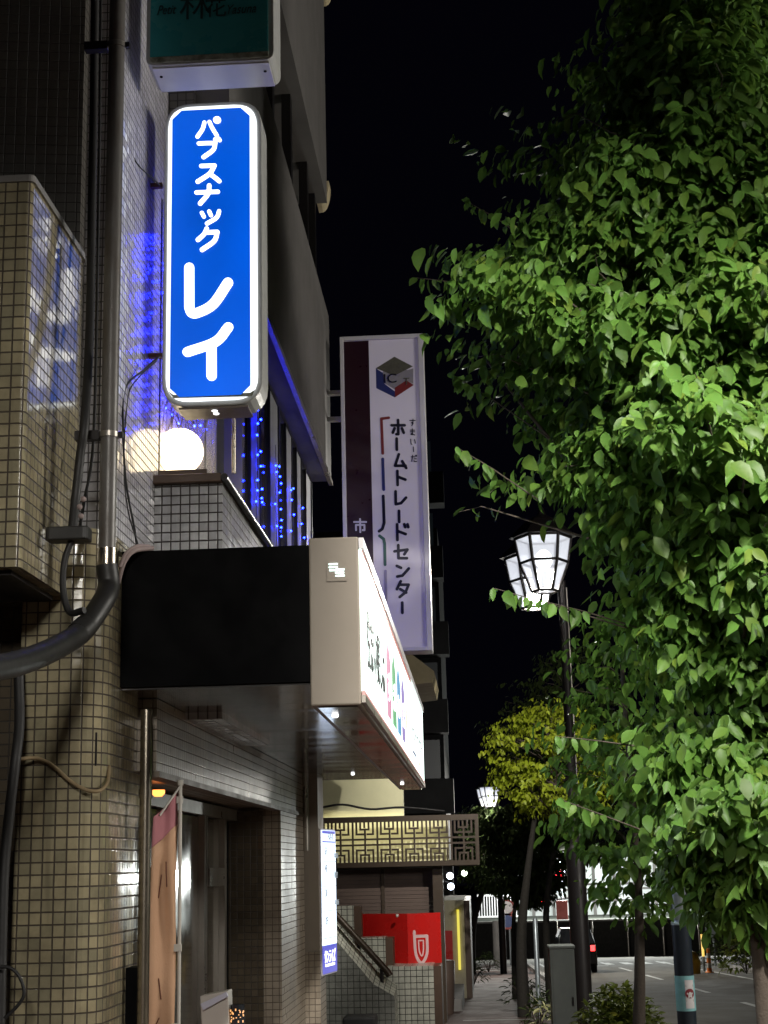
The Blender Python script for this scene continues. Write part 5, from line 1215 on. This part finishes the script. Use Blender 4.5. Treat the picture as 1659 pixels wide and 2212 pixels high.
# small bluish post, concrete bollard, round no-parking signs
pb = at(1163, 2150, 29)
tag(MB().lathe((pb.x, 29, gz(29)), [(0.045, 0), (0.045, 1.75), (0.02, 1.78)], 12).build('thin_post', 'polegrey'), 'thin blue grey post beside the dark trunk', 'post')
bo = at(1079, 2070, 72)
tag(MB().lathe((bo.x, 72, gz(72)), [(0.28, 0), (0.27, 1.9), (0.2, 1.95)], 12).build('bollard', 'concrete'), 'pale concrete stub left of the round signs', 'bollard')
YN = 70.0; pn = at(1103, 2065, YN)
ns = thing('no_parking_sign', 'pair of round traffic signs on one thin pole far down the pavement', 'traffic sign', (pn.x, YN, gz(YN)))
zn1, zn2 = at(1098, 1960, YN).z, at(1098, 1990, YN).z
MB().lathe((pn.x, YN, gz(YN)), [(0.04, 0), (0.04, zn1 - gz(YN) + 0.3)], 10).build('pole', 'polegrey', ns)
def disc(c, r_, m, name, dy, par, n=20): MB().prism([Vector((c.x + r_ * math.cos(2 * math.pi * k / n), c.y + dy, c.z + r_ * math.sin(2 * math.pi * k / n))) for k in range(n)], (0, 0.012, 0)).build(name, m, par)
for z, m2 in ((zn1, 'paper'), (zn2, 'blueface')):
    c_ = Vector((pn.x - 0.08, YN - 0.06, z)); disc(c_, 0.36, 'faded', 'sign_disc', 0.0, ns); disc(c_, 0.27, m2, 'sign_face', -0.014, ns)
# red traffic signals
for px, py, lab in ((1208, 1889, 'upper red traffic light left of the lantern post'), (1172, 1948, 'lower red traffic light among the dark leaves')):
    p = at(px, py, 66); t = thing('traffic_light', lab, 'traffic light', (p.x, 66, p.z), 'red traffic lights')
    MB().box(p.x - 0.75, 66, p.z - 0.2, p.x + 0.22, 66.25, p.z + 0.22).build('signal_box', 'polebrown', t, 0.05)
    MB().ball((p.x, 65.98, p.z), 0.15, 14, 10).build('red_lens', 'e_signal', t)
    MB().tube([(p.x + 0.2, 66.1, p.z), (p.x + 1.2, 66.1, p.z + 0.15)], 0.04, 8).build('signal_arm', 'polegrey', t)

# car seen from behind
YCR = 58.0; pcx = at(1246, 2045, YCR).x
car = thing('parked_car', 'dark car with lit red tail lamps beyond the cabinet', 'car', (pcx, YCR, gz(YCR) - 0.05))
def carloft(sections, m, name, bev=0.03):
    n = len(sections[0]); vs = [v for s_ in sections for v in s_]
    fs = [(i * n + k, i * n + (k + 1) % n, (i + 1) * n + (k + 1) % n, (i + 1) * n + k) for i in range(len(sections) - 1) for k in range(n)]
    fs += [tuple(reversed(range(n))), tuple(range((len(sections) - 1) * n, len(sections) * n))]
    return MB().mesh(vs, fs).build(name, m, car, bev)
zg = gz(YCR) - 0.05; sl_ = -0.04
def sect(y, hw, z0, z1, tum=0.0):
    dz = sl_ * (y - YCR)
    return [(pcx - hw, y, zg + z0 + dz), (pcx + hw, y, zg + z0 + dz), (pcx + hw, y, zg + (z0 + z1) / 2 + dz), (pcx + hw - tum, y, zg + z1 + dz), (pcx - hw + tum, y, zg + z1 + dz), (pcx - hw, y, zg + (z0 + z1) / 2 + dz)]
carloft([sect(YCR, 0.70, .32, .99, .03), sect(YCR + .15, 0.74, .25, 1.02, .04), sect(YCR + 3.0, 0.74, .25, .98, .06), sect(YCR + 4.0, 0.70, .3, .82, .1), sect(YCR + 4.3, .7, .35, .7, .12)], 'carpaint', 'body')
carloft([sect(YCR + .10, 0.68, 1.0, 1.07, .03), sect(YCR + .45, 0.66, 1.0, 1.58, .13), sect(YCR + 2.2, 0.66, 1.0, 1.60, .13), sect(YCR + 3.0, .66, .98, 1.04, .03)], 'glass', 'cabin')
carloft([sect(YCR + .5, 0.52, 1.585, 1.615, .03), sect(YCR + 2.1, 0.52, 1.605, 1.635, .03)], 'alum', 'roof')
for sx in (-1, 1):
    MB().box(pcx + sx * 0.50, YCR - 0.03, zg + .78, pcx + sx * 0.66, YCR + 0.05, zg + .98).build('tail_lamp', 'e_tail', car, 0.01)
    for yy in (0.75, 3.4):
        wv = MB(); cc = Vector((pcx + sx * 0.65, YCR + yy, zg + 0.31 + sl_ * yy))
        ringv = [(0.20, -.09), (0.31, -.09), (0.31, .09), (0.20, .09)]
        vs = [cc + Vector((d_ * 1.0, r_ * math.cos(R(20 * k)), r_ * math.sin(R(20 * k)))) for r_, d_ in ringv for k in range(18)]
        fs = [(i * 18 + k, i * 18 + (k + 1) % 18, ((i + 1) % 4) * 18 + (k + 1) % 18, ((i + 1) % 4) * 18 + k) for i in range(4) for k in range(18)]
        wo = wv.mesh(vs, fs).build('wheel', 'rubber', car)
        MB().prism([cc + Vector((0.0, .19 * math.cos(R(20 * k)), .19 * math.sin(R(20 * k)))) for k in range(18)], (sx * 0.05, 0, 0)).build('rim', 'alum', wo)
MB().box(pcx - 0.25, YCR - 0.02, zg + .55, pcx + 0.25, YCR - 0.002, zg + .72).build('number_plate', 'plastic', car)

# far right roadside: amber delineator, red-white post, mirror post, bushes
YD = 56.0
pa = at(1521, 2092, YD)
am = thing('delineator_post', 'glowing amber reflective post on the far right kerb', 'post', (pa.x, YD, gz(YD)))
z_a0, z_a1 = at(1518, 2066, YD).z, at(1510, 2018, YD).z
MB().lathe((pa.x, YD, 0), [(0.05, gz(YD)), (0.05, z_a0)], 10).build('base_post', 'polegrey', am)
MB().lathe((pa.x, YD, 0), [(0.045, z_a0 + 0.001), (0.045, z_a1)], 10).build('amber_sleeve', 'e_amber', am)
rc = thing('traffic_cone_post', 'orange and white banded rubber post at the kerb end', 'post', (pa.x - 0.1, YD - 2, gz(YD)))
zz_ = gz(YD - 2)
for k in range(5): MB().lathe((pa.x - 0.1, YD - 2, zz_ + 0.16 * k), [(0.085 - 0.006 * k, 0), (0.08 - 0.006 * k, 0.158)], 12).build('band', 'orange' if k % 2 == 0 else 'plastic', rc)
MB().lathe((pa.x - 0.1, YD - 2, zz_), [(0.15, -0.0), (0.14, 0.04), (0.09, 0.05)], 12).build('base', 'orange', rc)
yl = at(1500, 2074, YD - 1)
tag(MB().lathe((yl.x - 0.2, YD - 1, gz(YD)), [(0.38, 0), (0.42, 0.35), (0.32, 0.65), (0.1, 0.78)], 14).build('kerb_drum', mat('yellow drum', (0.55, 0.38, 0.03), 0.6)), 'yellow rounded kerb drum behind the banded post', 'drum')
mp_ = at(1545, 2075, 62)
mr = thing('mirror_post', 'pale post with a round grey mirror on the far right', 'mirror', (mp_.x, 62, gz(62)))
MB().lathe((mp_.x, 62, gz(62)), [(0.05, 0), (0.05, at(1545, 2020, 62).z - gz(62))], 10).build('pole', 'polegrey', mr)
disc(Vector((mp_.x, 61.93, at(1545, 2008, 62).z)), 0.32, 'polegrey', 'mirror_face', 0.0, mr)
for i, (px, py, Y, rx) in enumerate(((1560, 2070, 60, 1.4), (1610, 2070, 52, 1.3), (1585, 2040, 66, 1.2))):
    p = at(px, py, Y); shrub(('dark bush behind the amber post', 'bush with pale leaves near the right edge', 'small bush behind the mirror post')[i], p.x, Y, rx * 0.7, 0.7, 1.1, 320, ('leaf_dark', 'leaf_shrub', 'leaf_dark')[i], 0.2, 60 + i, 'roadside_bush', 'bush', 'bushes on the far right kerb')
pr = at(1535, 1955, 40)
tag(MB().prism([Vector((pr.x + 0.22 * math.cos(2 * math.pi * k / 20), 40, pr.z + 0.22 * math.sin(2 * math.pi * k / 20))) for k in range(20)], (0, 0.02, 0)).build('round_sign', 'paper'), 'pale round road sign half hidden in the big tree', 'traffic sign')

# far end: dark retaining wall, railing, lit hall, lamps
YF = 88.0
zf_ = gz(88)
fw = thing('retaining_wall', 'dark hedge-topped retaining wall closing the far end of the street', 'wall', (6, YF, zf_))
zw1 = at(1200, 1988, YF).z
MB().box(-12, YF, zf_ - 0.3, 30, YF + 0.5, zw1 - 0.1).build('wall_face', mat('very dark wall', (0.012, 0.011, 0.01), 0.9), fw)  # near-black base colour over the whole wall face
pst = MB()
MB().box(-12, YF + 0.02, zw1 - 0.098, 30, YF + 0.48, zw1).build('coping', 'concrete', fw)
for i, xx in enumerate([4.2 + 1.95 * k for k in range(7)]):
    tag(MB().lathe((xx, YF - 0.6, zf_), [(0.05, 0), (0.05, 1.9), (0.02, 1.95)], 8).build('railing_post', 'alum'), 'thin pale fence post in front of the dark far wall', 'post', 'fence posts before the far wall')
rl = thing('white_railing', 'white barred railing on the raised ground far left', 'railing', (1, YF + 6, zw1))
r0, r1 = at(1035, 1960, YF + 6).x, at(1115, 1960, YF + 6).x; zra, zrb = at(1075, 1978, YF + 6).z, at(1075, 1936, YF + 6).z
rb3 = MB()
for k in range(15): x = r0 + (r1 - r0) * k / 14; rb3.box(x - 0.03, YF + 6, zra, x + 0.03, YF + 6.05, zrb)
rb3.build('bars', 'whitepaint', rl); MB().box(r0 - 0.1, YF + 5.98, zrb, r1 + 0.1, YF + 6.07, zrb + 0.12).build('top_rail', 'whitepaint', rl); MB().box(r0 - 0.1, YF + 5.98, zra - 0.1, r1 + 0.1, YF + 6.07, zra).build('bottom_rail', 'whitepaint', rl)
mb = MB(); mb.box(-12, YF + 0.5, zf_ - 0.3, 40, YF + 60, zw1 - 0.2); struct(mb.build('raised_ground', mat('pale concrete ground', (0.12, 0.13, 0.11), 0.9)))
hl = thing('lit_hall', 'bright glazed white hall far behind the trees at the street end', 'building', (6, YF + 22, zw1))
hz0 = zw1 - 0.2; YH2 = YF + 14
hx0, hx1 = at(1130, 1950, YH2).x, at(1440, 1950, YH2).x; hzt = at(1290, 1838, YH2).z
MB().box(hx0, YH2, hz0, hx1, YH2 + 10, hzt).build('wall', 'e_farwall', hl)
for z in (0.2, 0.38, 0.46, 0.80, 0.9): MB().box(hx0, YH2 - 0.12, hz0 + (hzt - hz0) * z, hx1, YH2 - 0.005, hz0 + (hzt - hz0) * z + 0.14).build('band', 'concrete', hl)
for k in range(7):
    x = hx0 + (hx1 - hx0) * (k + 0.5) / 7; MB().box(x - 0.1, YH2 - 0.2, hz0, x + 0.1, YH2 - 0.125, hzt).build('column', 'concrete', hl)
rs_ = at(1215, 1965, YF + 2)
tag(MB().box(rs_.x - 0.35, YF + 2, rs_.z - 0.55, rs_.x + 0.3, YF + 2.1, rs_.z + 0.5).build('notice_board', 'faded', None, 0.02), 'faded red board in front of the lit hall', 'board')
h2 = thing('lit_shed', 'white building lit at the far right behind the big tree', 'building', (18, YF + 8, zw1))
a = at(1515, 1950, YF + 8); b = Vector((27.0, 0, 0)); zt2 = at(1570, 1850, YF + 8).z
MB().box(a.x, YF + 8, zw1 - 0.2, b.x, YF + 14, zt2).build('wall', 'e_farwall', h2)
for k in range(5): MB().box(a.x, YF + 7.9, zw1 + (zt2 - zw1) * (0.3 + 0.15 * k), b.x, YF + 7.99, zw1 + (zt2 - zw1) * (0.3 + 0.15 * k) + 0.12).build('band', 'concrete', h2)
for i, (px, py, lab, rr3) in enumerate(((1212, 1873, 'bright flood lamp beside the upper traffic light', 0.33), (1372, 1873, 'bright flood lamp seen through the big tree', 0.30), (1590, 1866, 'bright flood lamp at the far right', 0.34), (1600, 1905, 'small lilac flood lamp at the far right', 0.16))):
    p = at(px, py, YF + 4); t = thing('flood_lamp', lab, 'lamp', (p.x, p.y, zw1), 'flood lamps at the street end')
    MB().ball(tuple(p), rr3, 14, 10).build('lamp_head', 'e_far', t); MB().lathe((p.x, p.y + 0.4, zw1 - 0.2), [(0.08, 0), (0.06, p.z - zw1 + 0.2)], 8).build('pole', 'polegrey', t)
    if i < 3:
        ld = bpy.data.lights.new('flood_light', 'POINT'); ld.energy = 4000; ld.shadow_soft_size = 0.3; ld.color = (0.95, 1.0, 0.95)
        lo = bpy.data.objects.new('flood_light', ld); COL.objects.link(lo); lo.parent = t; lo.location = (0, -0.8, p.z - zw1)
print('leaves', n1)
